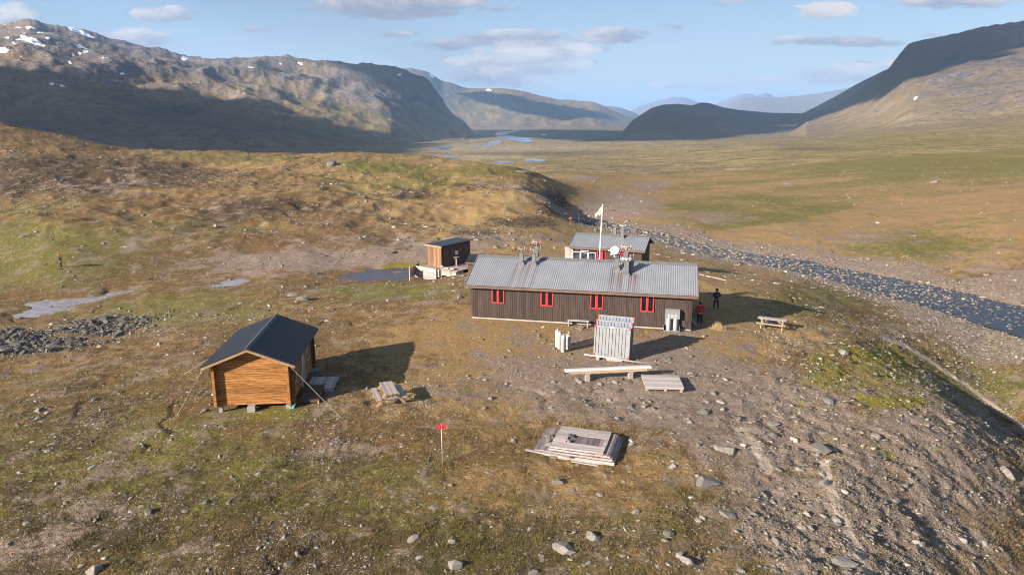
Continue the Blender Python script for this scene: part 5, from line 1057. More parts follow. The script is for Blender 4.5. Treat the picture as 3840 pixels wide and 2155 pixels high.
for i in range(7):
    f0, f1 = i / 7, (i + .9) / 7; m.box(a[0] + (b[0] - a[0]) * f0, a[0] + (b[0] - a[0]) * f1, yw - .06, yw - .03, z1 - 1.9, z1)
m.box(a[0], b[0], yw - .028, yw, z1 - 1.9, z1 - .02); m.beam((a[0] + .25, yw - .08, z1 - .08), (b[0] - .1, yw - .08, z1 - .55), .05, .03, (0, 1, 0)); m.build('shutter', M['pale_boards'], hut2, label='pale board shutter standing open at the left end')
for px, pb, pt, w, cw_ in ((2305, 880, 852, .26, (.16, .2, .12, .05, M['pipe'])), (2333, 893, 852, .30, (.16, .28, .11, .06, M['pipe_light']))):
    p = H2.on_slope(px, pb, (0, zE), (sR, zR)); t = H2.on_y(px, pt, p[1]); chimney(hut2, p[0], p[1] + .1, p[2] - .1, t[2], w, w, cw_, px > 2310)
# ---- flagpole with flag
w = at_y(2248, 972, 65.5); gzv = float(gz(w[0], 65.5)); top = at_y(2259.5, 769, 65.5); bot = np.array([w[0] - (top[0] - w[0]) * (w[2] - gzv) / (top[2] - w[2]), 65.5, gzv])
fp_ = thing('flagpole', 'tall white flagpole rising behind the long hut roof', 'flagpole', tuple(bot)); d = top - bot
m = MB(); m.tube((0, 0, -.2), tuple(d), .085, .055, 12); m.build('pole', M['white'], fp_, True); MB().lathe([(0, 0), (.06, .02), (.06, .07), (0, .1)], 10, tuple(d)).build('finial', M['white'], fp_)
def flag_mesh(u0, u1, v0, v1, off):
    V, F = [], []; nu, nv = 14, 9
    for i in range(nu + 1):
        for j in range(nv + 1):
            u = u0 + (u1 - u0) * i / nu; v = v0 + (v1 - v0) * j / nv
            V.append((-.05 - u * (.62 - .12 * v), .10 * math.sin(u * 6 + v * 3) + off, -.12 - v * .58 - u * (.72 + .15 * math.sin(v * 5))))
    for i in range(nu):
        for j in range(nv): a = i * (nv + 1) + j; F.append((a, a + 1, a + nv + 2, a + nv + 1))
    return V, F
m = MB(); V, F = flag_mesh(0, 1, 0, 1, 0); m.add(V, F); V, F = flag_mesh(0, 1, 0, 1, .008); m.add(V, [f[::-1] for f in F]); fl = m.build('flag', M['white'], None, True); fl.location = tuple(top); tag(fl, 'white flag with yellow band drooping from the top of the flagpole', 'flag')
m = MB(); V, F = flag_mesh(.05, .95, .30, .58, -.012); m.add(V, F); m.build('stripe', M['yellow'], fl, True)

# ---- log cabin
KF = Frame((-16.46, 37.217, 0.0), rad(4.47)); KW, KD, KE, KR = 4.146, 6.617, 2.445, 3.438
cabn = thing('log_cabin', 'orange-brown log cabin with black roof held by guy wires', 'cabin', KF.o, KF.rz)
ov, of = .453, .14; wt_ = KE - .03 + (KR - KE) * ov / (KW / 2 + ov)
def gable_z(x): return wt_ + (KR - .10 - wt_) * (1 - abs(x - KW / 2) / (KW / 2))
m = MB(); m.add([(.1, .33, 0), (KW - .1, .33, 0), (KW - .1, .33, wt_), (KW / 2, .33, KR - .12), (.1, .33, wt_), (.1, KD - .3, 0), (KW - .1, KD - .3, 0), (KW - .1, KD - .3, wt_), (KW / 2, KD - .3, KR - .12), (.1, KD - .3, wt_)],
   [(0, 1, 2, 3, 4), (9, 8, 7, 6, 5), (0, 5, 6, 1), (1, 6, 7, 2), (2, 7, 8, 3), (3, 8, 9, 4), (4, 9, 5, 0)])
z = 0.0; lh = .138
while z < KR - .2:
    z1 = z + lh - .012; k = 0.0
    if z1 > wt_: k = (z1 - wt_) / (KR - .10 - wt_) * KW / 2
    if KW / 2 - k > .12:
        m.box(.0 + k, KW - k, .28 + .012 * RS2.rand(), .33, z, z1, .012); m.box(.0 + k, KW - k, KD - .3, KD - .25, z, z1, .012)
    if z1 < wt_:
        m.box(.0, .1, .33, KD - .3, z, z1, .012); m.box(KW - .1, KW + .012 * RS2.rand(), .33, KD - .3, z, z1, .012)
    z += lh
m.build('wall', M['logs'], cabn)
for x0, x1 in ((0.0, .15), (KW - .15, KW)):
    for y0, y1 in ((0.0, .275), (KD - .245, KD)):
        m = MB(); z = 0.0
        while z < wt_ - .05: m.box(x0, x1, y0, y1, z, min(z + lh - .008, wt_), .010); z += lh
        m.build('corner_post', M['logs'], cabn)
for y0 in (.30, KD - .42):
    m = MB(); z = 0.0
    while z < KE - .22: m.box(KW + .015, KW + .24, y0, y0 + .12, z, z + lh - .008, .010); z += lh
    m.build('corner_post', M['log_end_shaded'], cabn)
ye0, ye1 = -of - .12, KD + of
def roof_slab(x0, z0, x1, z1):
    V, F = [], []; n = 44; th = .07
    for i in range(n + 1):                                          # stepped tile courses across the slope
        t = i / n; x = x0 + (x1 - x0) * t; z = z0 + (z1 - z0) * t
        for lift in ((.0, .016) if i < n else (.0,)):
            V += [(x, ye0, z + lift), (x, ye1, z + lift)]
    k = len(V) // 2
    for i in range(k - 1): F.append((2 * i, 2 * i + 1, 2 * i + 3, 2 * i + 2))
    b = len(V); V += [(x0, ye0, z0 - th), (x0, ye1, z0 - th), (x1, ye0, z1 - th), (x1, ye1, z1 - th)]
    F += [(b, b + 1, b + 3, b + 2), (0, b, b + 1, 1), (0, 2 * k - 2, b + 2, b), (1, b + 1, b + 3, 2 * k - 1), (2 * k - 2, 2 * k - 1, b + 3, b + 2)]
    return V, F
m = MB(); m.add(*roof_slab(-ov, KE, KW / 2, KR)); m.add(*roof_slab(KW + ov, KE, KW / 2, KR)); m.build('roof', M['tiles'], cabn)
m = MB(); s_l = (KR - KE) / (KW / 2 + ov); m.add([(KW / 2 - .16, ye0, KR + .03 - .16 * s_l), (KW / 2, ye0, KR + .05), (KW / 2 + .16, ye0, KR + .03 - .16 * s_l), (KW / 2 - .16, ye1, KR + .03 - .16 * s_l), (KW / 2, ye1, KR + .05), (KW / 2 + .16, ye1, KR + .03 - .16 * s_l)], [(0, 1, 4, 3), (1, 2, 5, 4), (0, 2, 1), (3, 4, 5), (0, 3, 5, 2)]); m.build('ridge_cap', M['cap'], cabn)
for yy0 in (ye0 + .005, ye1 - .035):
    m = MB()
    for x0, x1 in ((-ov + .02, KW / 2), (KW + ov - .02, KW / 2)):
        z0, z1 = KE - .075, KR - .075; m.add([(x0, yy0, z0 - .13), (x1, yy0, z1 - .13), (x1, yy0, z1), (x0, yy0, z0), (x0, yy0 + .03, z0 - .13), (x1, yy0 + .03, z1 - .13), (x1, yy0 + .03, z1), (x0, yy0 + .03, z0)], [(0, 1, 2, 3), (7, 6, 5, 4), (0, 4, 5, 1), (2, 6, 7, 3), (1, 5, 6, 2), (0, 3, 7, 4)])
    m.build('bargeboard', M['barge'], cabn)
def side_box(y0, y1, z0, z1, d0, d1): return (KW + d0, KW + d1, y0, y1, z0, z1)
def side_window(yc, zc, w, h):
    f = MB(); b = .07
    f.box(*side_box(yc - w / 2, yc - w / 2 + b, zc - h / 2, zc + h / 2, .0, .06)); f.box(*side_box(yc + w / 2 - b, yc + w / 2, zc - h / 2, zc + h / 2, .0, .06)); f.box(*side_box(yc - w / 2 + b, yc + w / 2 - b, zc - h / 2, zc - h / 2 + b, .0, .07)); f.box(*side_box(yc - w / 2 + b, yc + w / 2 - b, zc + h / 2 - b, zc + h / 2, .0, .06))
    o = f.build('window', M['silver_wood'], cabn); MB().box(*side_box(yc - w / 2 + b, yc + w / 2 - b, zc - h / 2 + b, zc + h / 2 - b, .016, .03)).build('pane', M['glass'], o)
side_window(1.25, 1.35, .8, 1.0); side_window(5.0, 1.45, .8, 1.0)
m = MB(); m.box(*side_box(3.0, 3.9, .12, 2.05, .0, .07)); dr = m.build('door', M['deck'], cabn); MB().box(*side_box(3.1, 3.13, 1.0, 1.12, .071, .10)).build('handle', M['pipe'], dr)
m = MB(); m.tube((KW + .30, 2.45, KE - .06), (KW + .16, 2.5, .9), .03); m.tube((KW + .16, 2.5, .9), (KW + .16, 2.55, .1), .035); m.build('downpipe', M['white'], cabn)
m = MB()
for x, y, w, d, h in ((.28, .25, .2, .2, .30), (KW / 2 - .1, .2, .42, .42, .34), (KW - .15, .22, .28, .28, .30), (KW - .1, KD - .3, .28, .28, .3), (.25, KD - .3, .3, .3, .3), (KW / 2, KD - .4, .4, .4, .3), (KW / 2, KD / 2, .4, .4, .3)):
    MB().box(x - w / 2, x + w / 2, y - d / 2 , y + d / 2, -.55, -.005, .015).build('foundation_block', M['concrete'], cabn)
for i, (x, y) in enumerate(((KW + .05, .12), (KW + .12, KD - .2))):
    m = MB(); m.box(x - .14, x + .14, y - .14, y + .12, -.36, -.16, .03); m.beam((x, y - .1, -.2), (x + .16, y + .05, .02), .12, .05); m.build('wrapping', M['teal'], cabn)
def guy(p, px, py):
    g = hit(px, py); q = KF.loc(g); m = MB(); pv, qv = Vector(p), Vector(q); m.tube(pv, qv, .0085, n=6); m.tube(qv + (pv - qv) * .10, qv + (pv - qv) * .11, .02, n=6); m.tube(qv + (pv - qv) * .0, qv + (pv - qv) * .06, .018, n=6); m.build('guy_wire', M['rope'], cabn)
guy((KW + ov - .25, ye0 + .03, KE - .12), 1276, 1564); guy((-ov + .1, ye0 + .05, KE - .14), 664, 1556); guy((-ov + .05, KD * .35, KE - .1), 690, 1402); guy((KW + ov - .1, KD - .5, KE - .1), 1352, 1378)
# steps and pallet by the cabin door
st_o = KF.wld(KW + .30, .55); zg = float(gz(st_o[0], st_o[1])); stp = thing('porch_step', 'dark brown wooden step platform under the cabin door', 'step', (st_o[0], st_o[1], zg), KF.rz); ht = .42 - zg - .36
m = MB()
for i in range(15): m.box(0, 1.15, i * .15, i * .15 + .14, ht - .035, ht)
m.build('tread', M['dark_deck'], stp)
m = MB(); m.box(1.06, 1.14, .0, .08, -.1, ht - .036); m.build('post', M['new_wood'], stp); m = MB(); m.box(1.06, 1.14, 2.1, 2.2, -.1, ht - .036); m.box(.0, .08, .0, .08, -.1, ht - .036); m.build('post', M['dark_deck'], stp)
m = MB(); m.box(.1, 1.05, .02, .06, ht - .16, ht - .036); m.box(.1, 1.05, .02, .06, ht - .34, ht - .22); m.build('riser', M['dark_deck'], stp)
pl_o = KF.wld(KW + .35, 2.95); zg = float(gz(pl_o[0] + .6, pl_o[1] + .5)); plt = thing('pallet', 'weathered grey plank pallet beside the dark step in the cabin shadow', 'pallet', (pl_o[0], pl_o[1], zg + .02), KF.rz)
m = MB()
for i in range(8): m.box(.05 + i * .205, .05 + i * .205 + .19, -.75 if i > 4 else 0, 1.2, .26, .30)
m.build('deck_boards', M['old_wood'], plt)
for y in (.05, 1.05): MB().box(.08, 1.65, y, y + .09, -.06, .258).build('bearer', M['old_wood'], plt)
MB().box(1.1, 1.65, -.70, -.62, -.06, .258).build('bearer', M['old_wood'], plt)
# ---- outhouse with its deck
OC = at_y(1656, 1003, 78.0); OX = Frame(OC, math.atan2(3.5, 2.9)); 
h0 = OX.on_y(1656, 927, 0)[2]; far_ = OX.on_y(1763, 904, 0); OL = far_[0] - .02; hL = far_[2]; OW = OX.on_x(1606, 994, 0)[1]
oh = thing('outhouse', 'narrow brown boarded outhouse with black lean-to roof on a log deck', 'outhouse', OX.o, OX.rz)
m = MB(); m.add([(0, 0, 0), (OL, 0, 0), (OL, OW, 0), (0, OW, 0), (0, 0, h0), (OL, 0, hL), (OL, OW, hL), (0, OW, h0)], [(3, 2, 1, 0), (4, 5, 6, 7), (0, 1, 5, 4), (1, 2, 6, 5), (2, 3, 7, 6), (3, 0, 4, 7)])
x = 0
while x < OL - .1: z1 = h0 + (hL - h0) * (x + .08) / OL; m.box(x, x + .155, -.022, 0, 0, z1 - .03); x += .17
m.build('wall', M['outhouse_shaded_dark'], oh)
m = MB(); y = 0
while y < OW - .05: m.box(-.025 - .01 * RS2.rand(), 0, y, min(y + .15, OW), -.02, h0 - .02); y += .165
m.build('gable_boards', M['outhouse'], oh)
s_ = (hL - h0) / OL
def shed(x0, x1, y0, y1, d0, d1):
    return ([(x0, y0, h0 + s_ * x0 + d0), (x1, y0, h0 + s_ * x1 + d0), (x1, y1, h0 + s_ * x1 + d0), (x0, y1, h0 + s_ * x0 + d0), (x0, y0, h0 + s_ * x0 + d1), (x1, y0, h0 + s_ * x1 + d1), (x1, y1, h0 + s_ * x1 + d1), (x0, y1, h0 + s_ * x0 + d1)], [(3, 2, 1, 0), (4, 5, 6, 7), (0, 1, 5, 4), (1, 2, 6, 5), (2, 3, 7, 6), (3, 0, 4, 7)])
MB().add(*shed(-.14, OL + .3, -.22, OW + .2, .10, .16)).build('roof', M['black_roof'], oh)
MB().add(*shed(-.17, -.14, -.20, OW + .35, -.06, .13)).build('fascia', M['barge'], oh)
for i in range(4):
    x = .25 + i * (OL - .3) / 4; z1 = h0 + s_ * x - .5; m = MB(); m.box(x, x + .85, -.05, -.024, .05, z1 + .1); dr = m.build('door', M['outhouse_shaded_dark'], oh); MB().box(x + .2, x + .7, -.06, -.051, z1 - .35, z1 + .02).build('vent', M['brown_trim'], dr); MB().box(x + .74, x + .77, -.09, -.051, .95, 1.1).build('handle', M['pipe'], dr)
for i in range(2): a = OX.on_y(1709 + i * 5.5, 946.5, -.05); MB().box(a[0] - .13, a[0] + .13, -.07, -.061, a[2] - .22, a[2] + .2).build('notice', M['white'], oh)
zgO = float(gz(OC[0], OC[1])) - OC[2]
dk = thing('log_deck', 'weathered log-walled deck carrying the outhouse', 'deck', OX.o, OX.rz)
m = MB()
for i in range(22): m.box(-.28 + i * .26, -.04 + i * .26, -2.6, .0, -.07, -.012)
for i in range(13): m.box(-.35, OL + .2, OW + .02 + i * .0, OW + .02, -.07, -.012) if 0 else None
m.box(-.9, OL + .3, 0.0, OW + .5, -.075, -.012); m.build('deck_boards', M['deck'], dk)
m = MB(); L_ = OX.loc(at_y(1568, 991, 79)); zlow = zgO - .5
for k in range(6):
    z1 = -.08 - k * .22; j = .12 * RS2.rand()
    if z1 - .2 > zlow - .1: m.box(-.92 - .02 * RS2.rand(), -.75, -.05, OW + 1.1 + j, z1 - .205, z1, .03)
for k in range(4):
    z1 = -.08 - k * .22; m.box(-.74, .6, -.32, -.12, z1 - .205, z1, .03); m.box(-.30, .75, -2.64, -2.45, z1 - .205, z1, .03) if k < 3 else None; m.box(-.42, -.30, -2.6, -.3, z1 - .205, z1, .03) if k < 3 else None
m.build('log_wall', M['pale_boards'], dk)
m = MB(); m.box(-.05, .35, -2.0, -1.3, -.01, .14, .04); m.box(-.20, .12, -1.2, -.5, -.01, .12, .04); m.build('log_block', M['pale_boards'], dk)
tb = OX.wld(OX.on_y(1712, 990, -.7)[0], -.7, -.012); wst = thing('wash_stand', 'post with a small shelf standing on the deck before the outhouse', 'stand', tuple(tb), OX.rz); m = MB(); m.box(-.06, .06, -.06, .06, 0, 1.0); m.build('post', M['old_wood'], wst); MB().box(-.32, .32, -.2, .2, 1.0, 1.04).build('shelf', M['deck'], wst)
# board screen, sign post, loose planks
a, b = hit(1537, 1053), hit(1566, 1046); ps = thing('board_screen', 'short brown board screen on a white post left of the outhouse deck', 'screen', tuple(a), math.atan2(b[1] + 1.2 - a[1], b[0] - a[0])); ln = math.hypot(b[0] - a[0], b[1] + 1.2 - a[1])
MB().box(-.05, .05, -.05, .05, -.1, 1.6).build('post', M['pale_boards'], ps); m = MB()
for k in range(4): m.box(.06, ln, -.02, .02, .35 + k * .26, .35 + k * .26 + .25)
m.build('boards', M['deck'], ps); MB().box(ln + .005, ln + .08, -.04, .04, -.2, 1.5).build('post', M['outhouse_shaded_dark'], ps)
a = hit(1655, 1045); t = at_y(1654, 991, a[1]); sg = thing('sign_post', 'thin yellow-wood post with a small blank arrow board before the outhouse deck', 'sign', tuple(a)); hs = t[2] - a[2]
MB().box(-.035, .035, -.035, .035, -.1, hs).build('post', M['new_wood'], sg); MB().add([(-.12, -.06, hs - .32), (.18, -.06, hs - .32), (.3, -.06, hs - .22), (.18, -.06, hs - .12), (-.12, -.06, hs - .12), (-.12, -.04, hs - .32), (.18, -.04, hs - .32), (.3, -.04, hs - .22), (.18, -.04, hs - .12), (-.12, -.04, hs - .12)], [(0, 1, 2, 3, 4), (9, 8, 7, 6, 5), (0, 5, 6, 1), (1, 6, 7, 2), (2, 7, 8, 3), (3, 8, 9, 4), (4, 9, 5, 0)]).build('arrow_board', M['silver_wood'], sg)
def lying(name, px0, py0, px1, py1, w, h, mat, label, cat, lift=.04):
    a, b = hit(px0, py0), hit(px1, py1); a[2] += lift; b[2] += lift; c = (a + b) / 2; m = MB(); m.beam(tuple(a - c), tuple(b - c), w, h); o = m.build(name, mat); o.location = tuple(c); return tag(o, label, cat)
lying('loose_plank', 1718, 1053, 1752, 1041, .14, .05, M['new_wood'], 'fresh yellow plank lying in the grass by the left corner of the long hut', 'plank')
lying('white_pole', 2622, 1029, 2722, 1052, .08, .07, M['pale_boards'], 'pale pole lying on the grass off the right end of the long hut', 'pole')
o = lying('leaning_board', 2592, 1203, 2612, 1226, .22, .03, M['silver_wood'], 'narrow grey board fallen against the right corner of the long hut', 'board', .14)

# ---- stack of ribbed metal panels
def panel(px, py_t, off, i):
    pass
b0, b1 = hit(2224, 1345), hit(2360, 1358); ax = b1 - b0; ang = math.atan2(ax[1], ax[0]); pw = math.hypot(ax[0], ax[1]) * .985; PF = Frame(b0, ang)
tL = PF.on_y(2226, 1217, .30); ph = math.hypot(tL[2] - .22, .30); lean = math.asin(.30 / ph)
labs = ['front grey ribbed metal panel with red corner caps leaning before the long hut', 'middle ribbed metal panel of the leaning grey stack', 'rearmost ribbed metal panel of the leaning grey stack']
for i in range(3):
    yb = .06 + i * .40; w = PF.wld(.02 * i, yb, .22)
    tt = PF.on_y((2226, 2230, 2234)[i], (1217, 1196, 1178)[i], yb + .30)[2]; hgt = math.hypot(tt - .22, .30)
    pn = thing('ribbed_panel', labs[i], 'metal panel', tuple(w), ang, 'leaning metal panels'); pn.rotation_euler = (-lean, 0, ang)
    f = MB(); c = .09; d = .13
    f.box(0, c, -d / 2, d / 2, 0, hgt); f.box(pw - c, pw, -d / 2, d / 2, 0, hgt); f.box(c, pw - c, -d / 2, d / 2, hgt - c, hgt); f.box(c, pw - c, -d / 2, d / 2, 0, c); f.build('frame', M['galv'], pn)
    s = MB(); n = 10; st_ = (pw - 2 * c) / n
    for k in range(n):
        x = c + k * st_; s.box(x + .04, x + st_, -.045, -.005, c, hgt - c); s.box(x, x + .04, -.005, .01, c, hgt - c)
    s.build('ribbed_sheet', M['galv'] if i == 0 else M['galv_shaded'], pn)
    for x in (-.012, pw - c - .01):
        for z in (-.012, hgt - .17): MB().box(x, x + c + .022, -d / 2 - .012, d / 2 + .012, z, z + .182).build('corner_cap', M['red'] if i == 0 else M['orange'], pn)
    if i == 0:
        MB().box(pw * .42, pw * .54, -d / 2 - .006, -d / 2 - .001, hgt - .085, hgt - .01).build('label_plate', M['white'], pn); MB().box(pw * .83, pw * .87, -d / 2 - .006, -d / 2 - .001, hgt - .08, hgt - .02).build('label_plate', M['white'], pn)
for f, w, lab in ((.14, .22, 'single wood block under the left end of the leaning panels'), (.44, .26, 'left wood block of the pair under the middle of the leaning panels'), (.62, .62, 'wide slatted wood block under the leaning panels'), (.78, .20, 'right wood block beside the slatted one under the leaning panels')):
    q = PF.wld(pw * f - w / 2, -.08); zg = float(gz(q[0], q[1])); m = MB(); nb = max(1, int(w / .14))
    for k in range(nb): m.box(k * w / nb, (k + .93) * w / nb, 0, .9, 0, PF.o[2] + .205 - zg)
    o = m.build('wood_block', M['old_wood']); o.location = (q[0], q[1], zg - .02); o.rotation_euler = (0, 0, ang); tag(o, lab, 'wood block', 'blocks under the leaning panels')
a = hit(2190, 1333 + 8); b = hit(2457, 1364 + 8); m = MB(); c = (a + b) / 2; c[2] += .20; m.tube(tuple(a - c + [0, 0, .24]), tuple(b - c + [0, 0, .10]), .055, .05, 10); o = m.build('long_pole', M['silver_wood'], None, True); o.location = tuple(c); tag(o, 'long pale pole lying across the foot of the leaning metal panels', 'pole')
# ---- four gas cylinders in the open
for px, py, h, r, lab, mt, col in ((2090, 1303, 1.28, .16, 'leftmost rear gas cylinder of the open group of four', 'cyl', None), (2099, 1310, 1.22, .16, 'gas cylinder second from the left in the open group', 'cyl', None), (2112, 1322, 1.22, .165, 'front gas cylinder of the open group nearest the camera', 'cyl', None), (2132, 1312, 1.18, .17, 'shaded grey gas cylinder with rusty collar at the right of the open group', 'cyl_shaded', M['rust'])):
    g = hit(px, py - 2); cylinder((g[0], g[1] + .1, g[2] - .01), h, r, lab, 'gas cylinders', M[mt], col)
# ---- white board on a timber trestle
a, b = hit(2204, 1430), hit(2366, 1420); TF = Frame((a[0], a[1], a[2]), math.atan2(b[1] - a[1], b[0] - a[0])); 
L0 = TF.on_y(2140, 1392, .0); L1 = TF.on_y(2425, 1402, .0); zt = TF.on_y(2200, 1399, 0)[2]
tr = thing('timber_trestle', 'long yellow timber beam on two short wooden posts', 'trestle', TF.o, TF.rz); MB().box(L0[0], L1[0], -.02, .32, zt - .01, zt + .13).build('beam', M['new_wood'], tr)
for px, py in ((2204, 1430), (2366, 1419)):
    q = TF.on_y(px, py, .0); m = MB(); m.box(q[0] - .13, q[0] - .005, .0, .28, -.15, zt - .012); m.box(q[0] + .005, q[0] + .13, .0, .28, -.15, zt - .012); m.build('post', M['old_wood'], tr)
l0, l1 = TF.on_y(2120, 1389, -.03), TF.on_y(2442, 1401, -.03); q = TF.wld(l0[0], -.06, zt + .132); o = MB().box(0, l1[0] - l0[0], 0, .26, 0, .15, .01).build('white_plank', M['white_wood']); o.location = tuple(q); o.rotation_euler = (0, 0, TF.rz); tag(o, 'long white board lying on the timber trestle', 'board')
q = TF.wld(l0[0] + 3.1, .22, zt + .132); o = MB().box(0, l1[0] - l0[0] - 3.2, 0, .14, 0, .12, .01).build('white_plank', M['silver_wood']); o.location = tuple(q); o.rotation_euler = (0, 0, TF.rz); tag(o, 'shorter greyish board behind the long white one on the trestle', 'board')
# ---- low platform
zg = hit(2490, 1460)[2]; zp_ = zg + .30; c0, c1, c2, c3 = [at_z(px, py, zp_) for px, py in ((2420, 1449), (2565, 1452), (2549, 1408), (2413, 1403))]
LF = Frame(c0 * [1, 1, 0] + [0, 0, zg], math.atan2(c1[1] - c0[1], c1[0] - c0[0])); lw = math.hypot(*(c1 - c0)[:2]); ld = LF.loc(c3)[1]
lp = thing('low_platform', 'low silvery plank platform on short legs right of the white board', 'platform', LF.o, LF.rz); m = MB()
for k in range(9): m.box(-.02 + .01 * RS2.rand(), lw + .02 * RS2.rand(), k * ld / 9, (k + .94) * ld / 9, .25, .30)
m.build('deck_boards', M['silver_wood'], lp)
m = MB(); m.box(0, lw, .02, .07, .14, .248); m.box(0, lw, ld - .07, ld - .02, .14, .248); m.box(lw - .07, lw - .02, .075, ld - .075, .14, .248); m.build('frame', M['old_wood'], lp)
for x in (.05, lw * .5, lw - .2):
    for y in (.08, ld - .25): MB().box(x, x + .15, y, y + .15, -.12, .245).build('leg', M['old_wood'], lp)
# ---- pile of old boarded panels with stones on top
zg = hit(2150, 1705)[2]; c0, c1, c3 = at_z(1992, 1690, zg + .16), at_z(2303, 1733, zg + .16), at_z(2032, 1603, zg + .16)
QF = Frame(c0 * [1, 1, 0] + [0, 0, zg], math.atan2(c1[1] - c0[1], c1[0] - c0[0])); qw = math.hypot(*(c1 - c0)[:2]); qd = QF.loc(c3)[1]
def slab(name, label, x0, y0, z0, w, d, along_y, mat, rim=None, n=None, rz=0.0):
    t = thing(name, label, 'pallet', QF.wld(x0, y0, z0), QF.rz + rz, 'old boarded pallets in the pile'); m = MB(); n = n or int((w if along_y else d) / .115); L = w if along_y else d
    for k in range(n):
        u0, u1 = k * L / n, (k + .90) * L / n; j = .05 * RS2.rand()
        if along_y: m.box(u0, u1, -j + .03, d - .02 * RS2.rand(), .08, .10 + .012 * RS2.rand())
        else: m.box(-j + .03, w - .03 * RS2.rand(), u0, u1, .08, .10 + .012 * RS2.rand())
    m.build('boards', mat, t); m = MB(); m.box(0, w, 0, .05, 0, .078); m.box(0, w, d - .05, d, 0, .078); m.box(0, .05, .055, d - .055, 0, .078); m.box(w - .05, w, .055, d - .055, 0, .078); m.build('batten', rim or M['pale_boards'], t); return t
slab('plank_pallet', 'bottom wide boarded panel of the weathered pile', 0, 0, .02, qw, qd, True, M['pile_wood'])
slab('plank_pallet', 'second boarded panel of the pile with pale front batten', .12, .10, .135, qw - .22, qd - .12, True, M['pile_wood'])
slab('plank_pallet', 'third boarded panel of the pile showing at the right end', .80, .18, .25, qw - 1.02, qd - .24, True, M['pile_wood'])
tp = thing('plank_pallet', 'top bleached plank frame of the pile with an opening in it', 'pallet', QF.wld(.85, .24, .355), QF.rz, 'old boarded pallets in the pile'); w, d = qw - 1.40, qd - .26; m = MB()
n = 11
for k in range(n):
    v0, v1 = k * d / n, (k + .92) * d / n
    if 3 <= k <= 6: m.box(0, .62, v0, v1, .05, .075); m.box(w - .18, w, v0, v1, .05, .075)
    else: m.box(.03 * RS2.rand(), w - .03 * RS2.rand(), v0, v1, .05, .075)
m.build('boards', M['pale_boards'], tp); m = MB(); m.box(0, w, 0, .05, 0, .048); m.box(0, w, d - .05, d, 0, .048); m.box(.56, .62, .06, d - .06, 0, .048); m.box(w - .19, w - .13, .06, d - .06, 0, .048); m.build('batten', M['pale_boards'], tp)
o = MB().box(-.05, qw + .02, -.075, -.03, -.03, .145, .01).build('edge_board', M['pale_boards']); o.location = tuple(QF.wld(0, 0, .02)); o.rotation_euler = (0, 0, QF.rz); tag(o, 'long pale board set on edge along the front of the pile', 'board')
for x, y, z, l, w_, r, lab in ((-.25, -.22, .03, 2.2, .16, -.05, 'loose bleached board lying along the front foot of the pile'), (2.0, -.30, .03, 1.3, .13, -.03, 'short loose board at the right front foot of the pile'), (.55, .55, .26, 1.0, .32, .08, 'pale loose board lying on the left of the pile')):
    q = QF.wld(x, y); o = MB().box(0, l, 0, w_, 0, .03).build('loose_board', M['pale_boards']); o.location = (q[0], q[1], (float(gz(q[0], q[1])) if z < .1 else QF.o[2]) + z); o.rotation_euler = (0, .01, QF.rz + r); tag(o, lab, 'board')
for x, y, z, r, lab in ((.42, 1.55, .26, .17, 'yellowish stone on the left of the board pile beside a white stone'), (.62, 1.15, .26, .16, 'pale stone at the front of the left stones on the board pile'), (.72, 1.45, .26, .13, 'small white stone between the left stones on the board pile'), (.86, 1.2, .26, .12, 'stone resting against the plank frame on the board pile'), (1.55, 1.55, .46, .16, 'yellowish stone on the back boards of the plank frame'), (1.62, 1.02, .37, .15, 'stone lying inside the opening of the plank frame')):
    q = QF.wld(x, y, z); o = bpy.data.objects.new('weight_stone', ROCKM[int(x * 10) % 9]); C.objects.link(o); o.scale = (r, r * .8, r * .8); o.location = (q[0], q[1], q[2] + r * .35); o.rotation_euler = (0, 0, x * 7); tag(o, lab, 'stone', 'stones weighing down the board pile')
# ---- picnic tables
def picnic(FR, L, label, Wt=.74):
    t = thing('picnic_table', label, 'picnic table', FR.o, FR.rz, 'picnic tables'); m = MB(); n = 6; k = Wt / n
    for i in range(n): m.box(-L / 2, L / 2, -Wt / 2 + i * k, -Wt / 2 + (i + .93) * k, .70, .74, .004)
    m.build('tabletop', M['old_wood'], t)
    for s in (-1, 1):
        m = MB()
        for i in range(3): m.box(-L / 2, L / 2, s * .70 - .15 + i * .10, s * .70 - .15 + i * .10 + .093, .42, .46, .004)
        m.build('seat', M['old_wood'], t)
    for x in (-L / 2 + .28, L / 2 - .28):
        for s in (-1, 1): MB().beam((x + .045, s * .78, -.05), (x + .045, s * .22, .70), .06, .15, (0, 1, .6)).build('leg', M['new_wood'], t)
        MB().box(x - .02, x + .02, -.84, .84, .33, .42).build('cross_beam', M['old_wood'], t); MB().box(x - .02, x + .02, -.34, .34, .61, .698).build('top_bearer', M['new_wood'], t)
        MB().beam((x, 0, .38), (x * .25, 0, .66), .05, .09, (0, 1, 0)).build('brace', M['new_wood'], t)
    return t
g = hit(1455, 1500); zz_ = g[2] + .74; a, b, c, d = [at_z(*p, zz_) for p in ((1417.6, 1438), (1472, 1431.5), (1499, 1477.4), (1441.4, 1485))]
ctr = (a + b + c + d) / 4; n_ = (a + b) / 2 - (c + d) / 2; F1 = Frame((ctr[0], ctr[1], float(gz(ctr[0], ctr[1]))), math.atan2(n_[1], n_[0])); F1.o[2] += .07; picnic(F1, min(2.0, math.hypot(*n_[:2])), 'weathered picnic table standing alone near the log cabin')
zz_ = hit(2895, 1238)[2] + .74; a, b = at_z(2842, 1189, zz_), at_z(2949.5, 1202, zz_); n_ = b - a; ctr = (a + b) / 2; ag = math.atan2(n_[1], n_[0]); ctr = ctr + np.array([-math.sin(ag), math.cos(ag), 0]) * .25
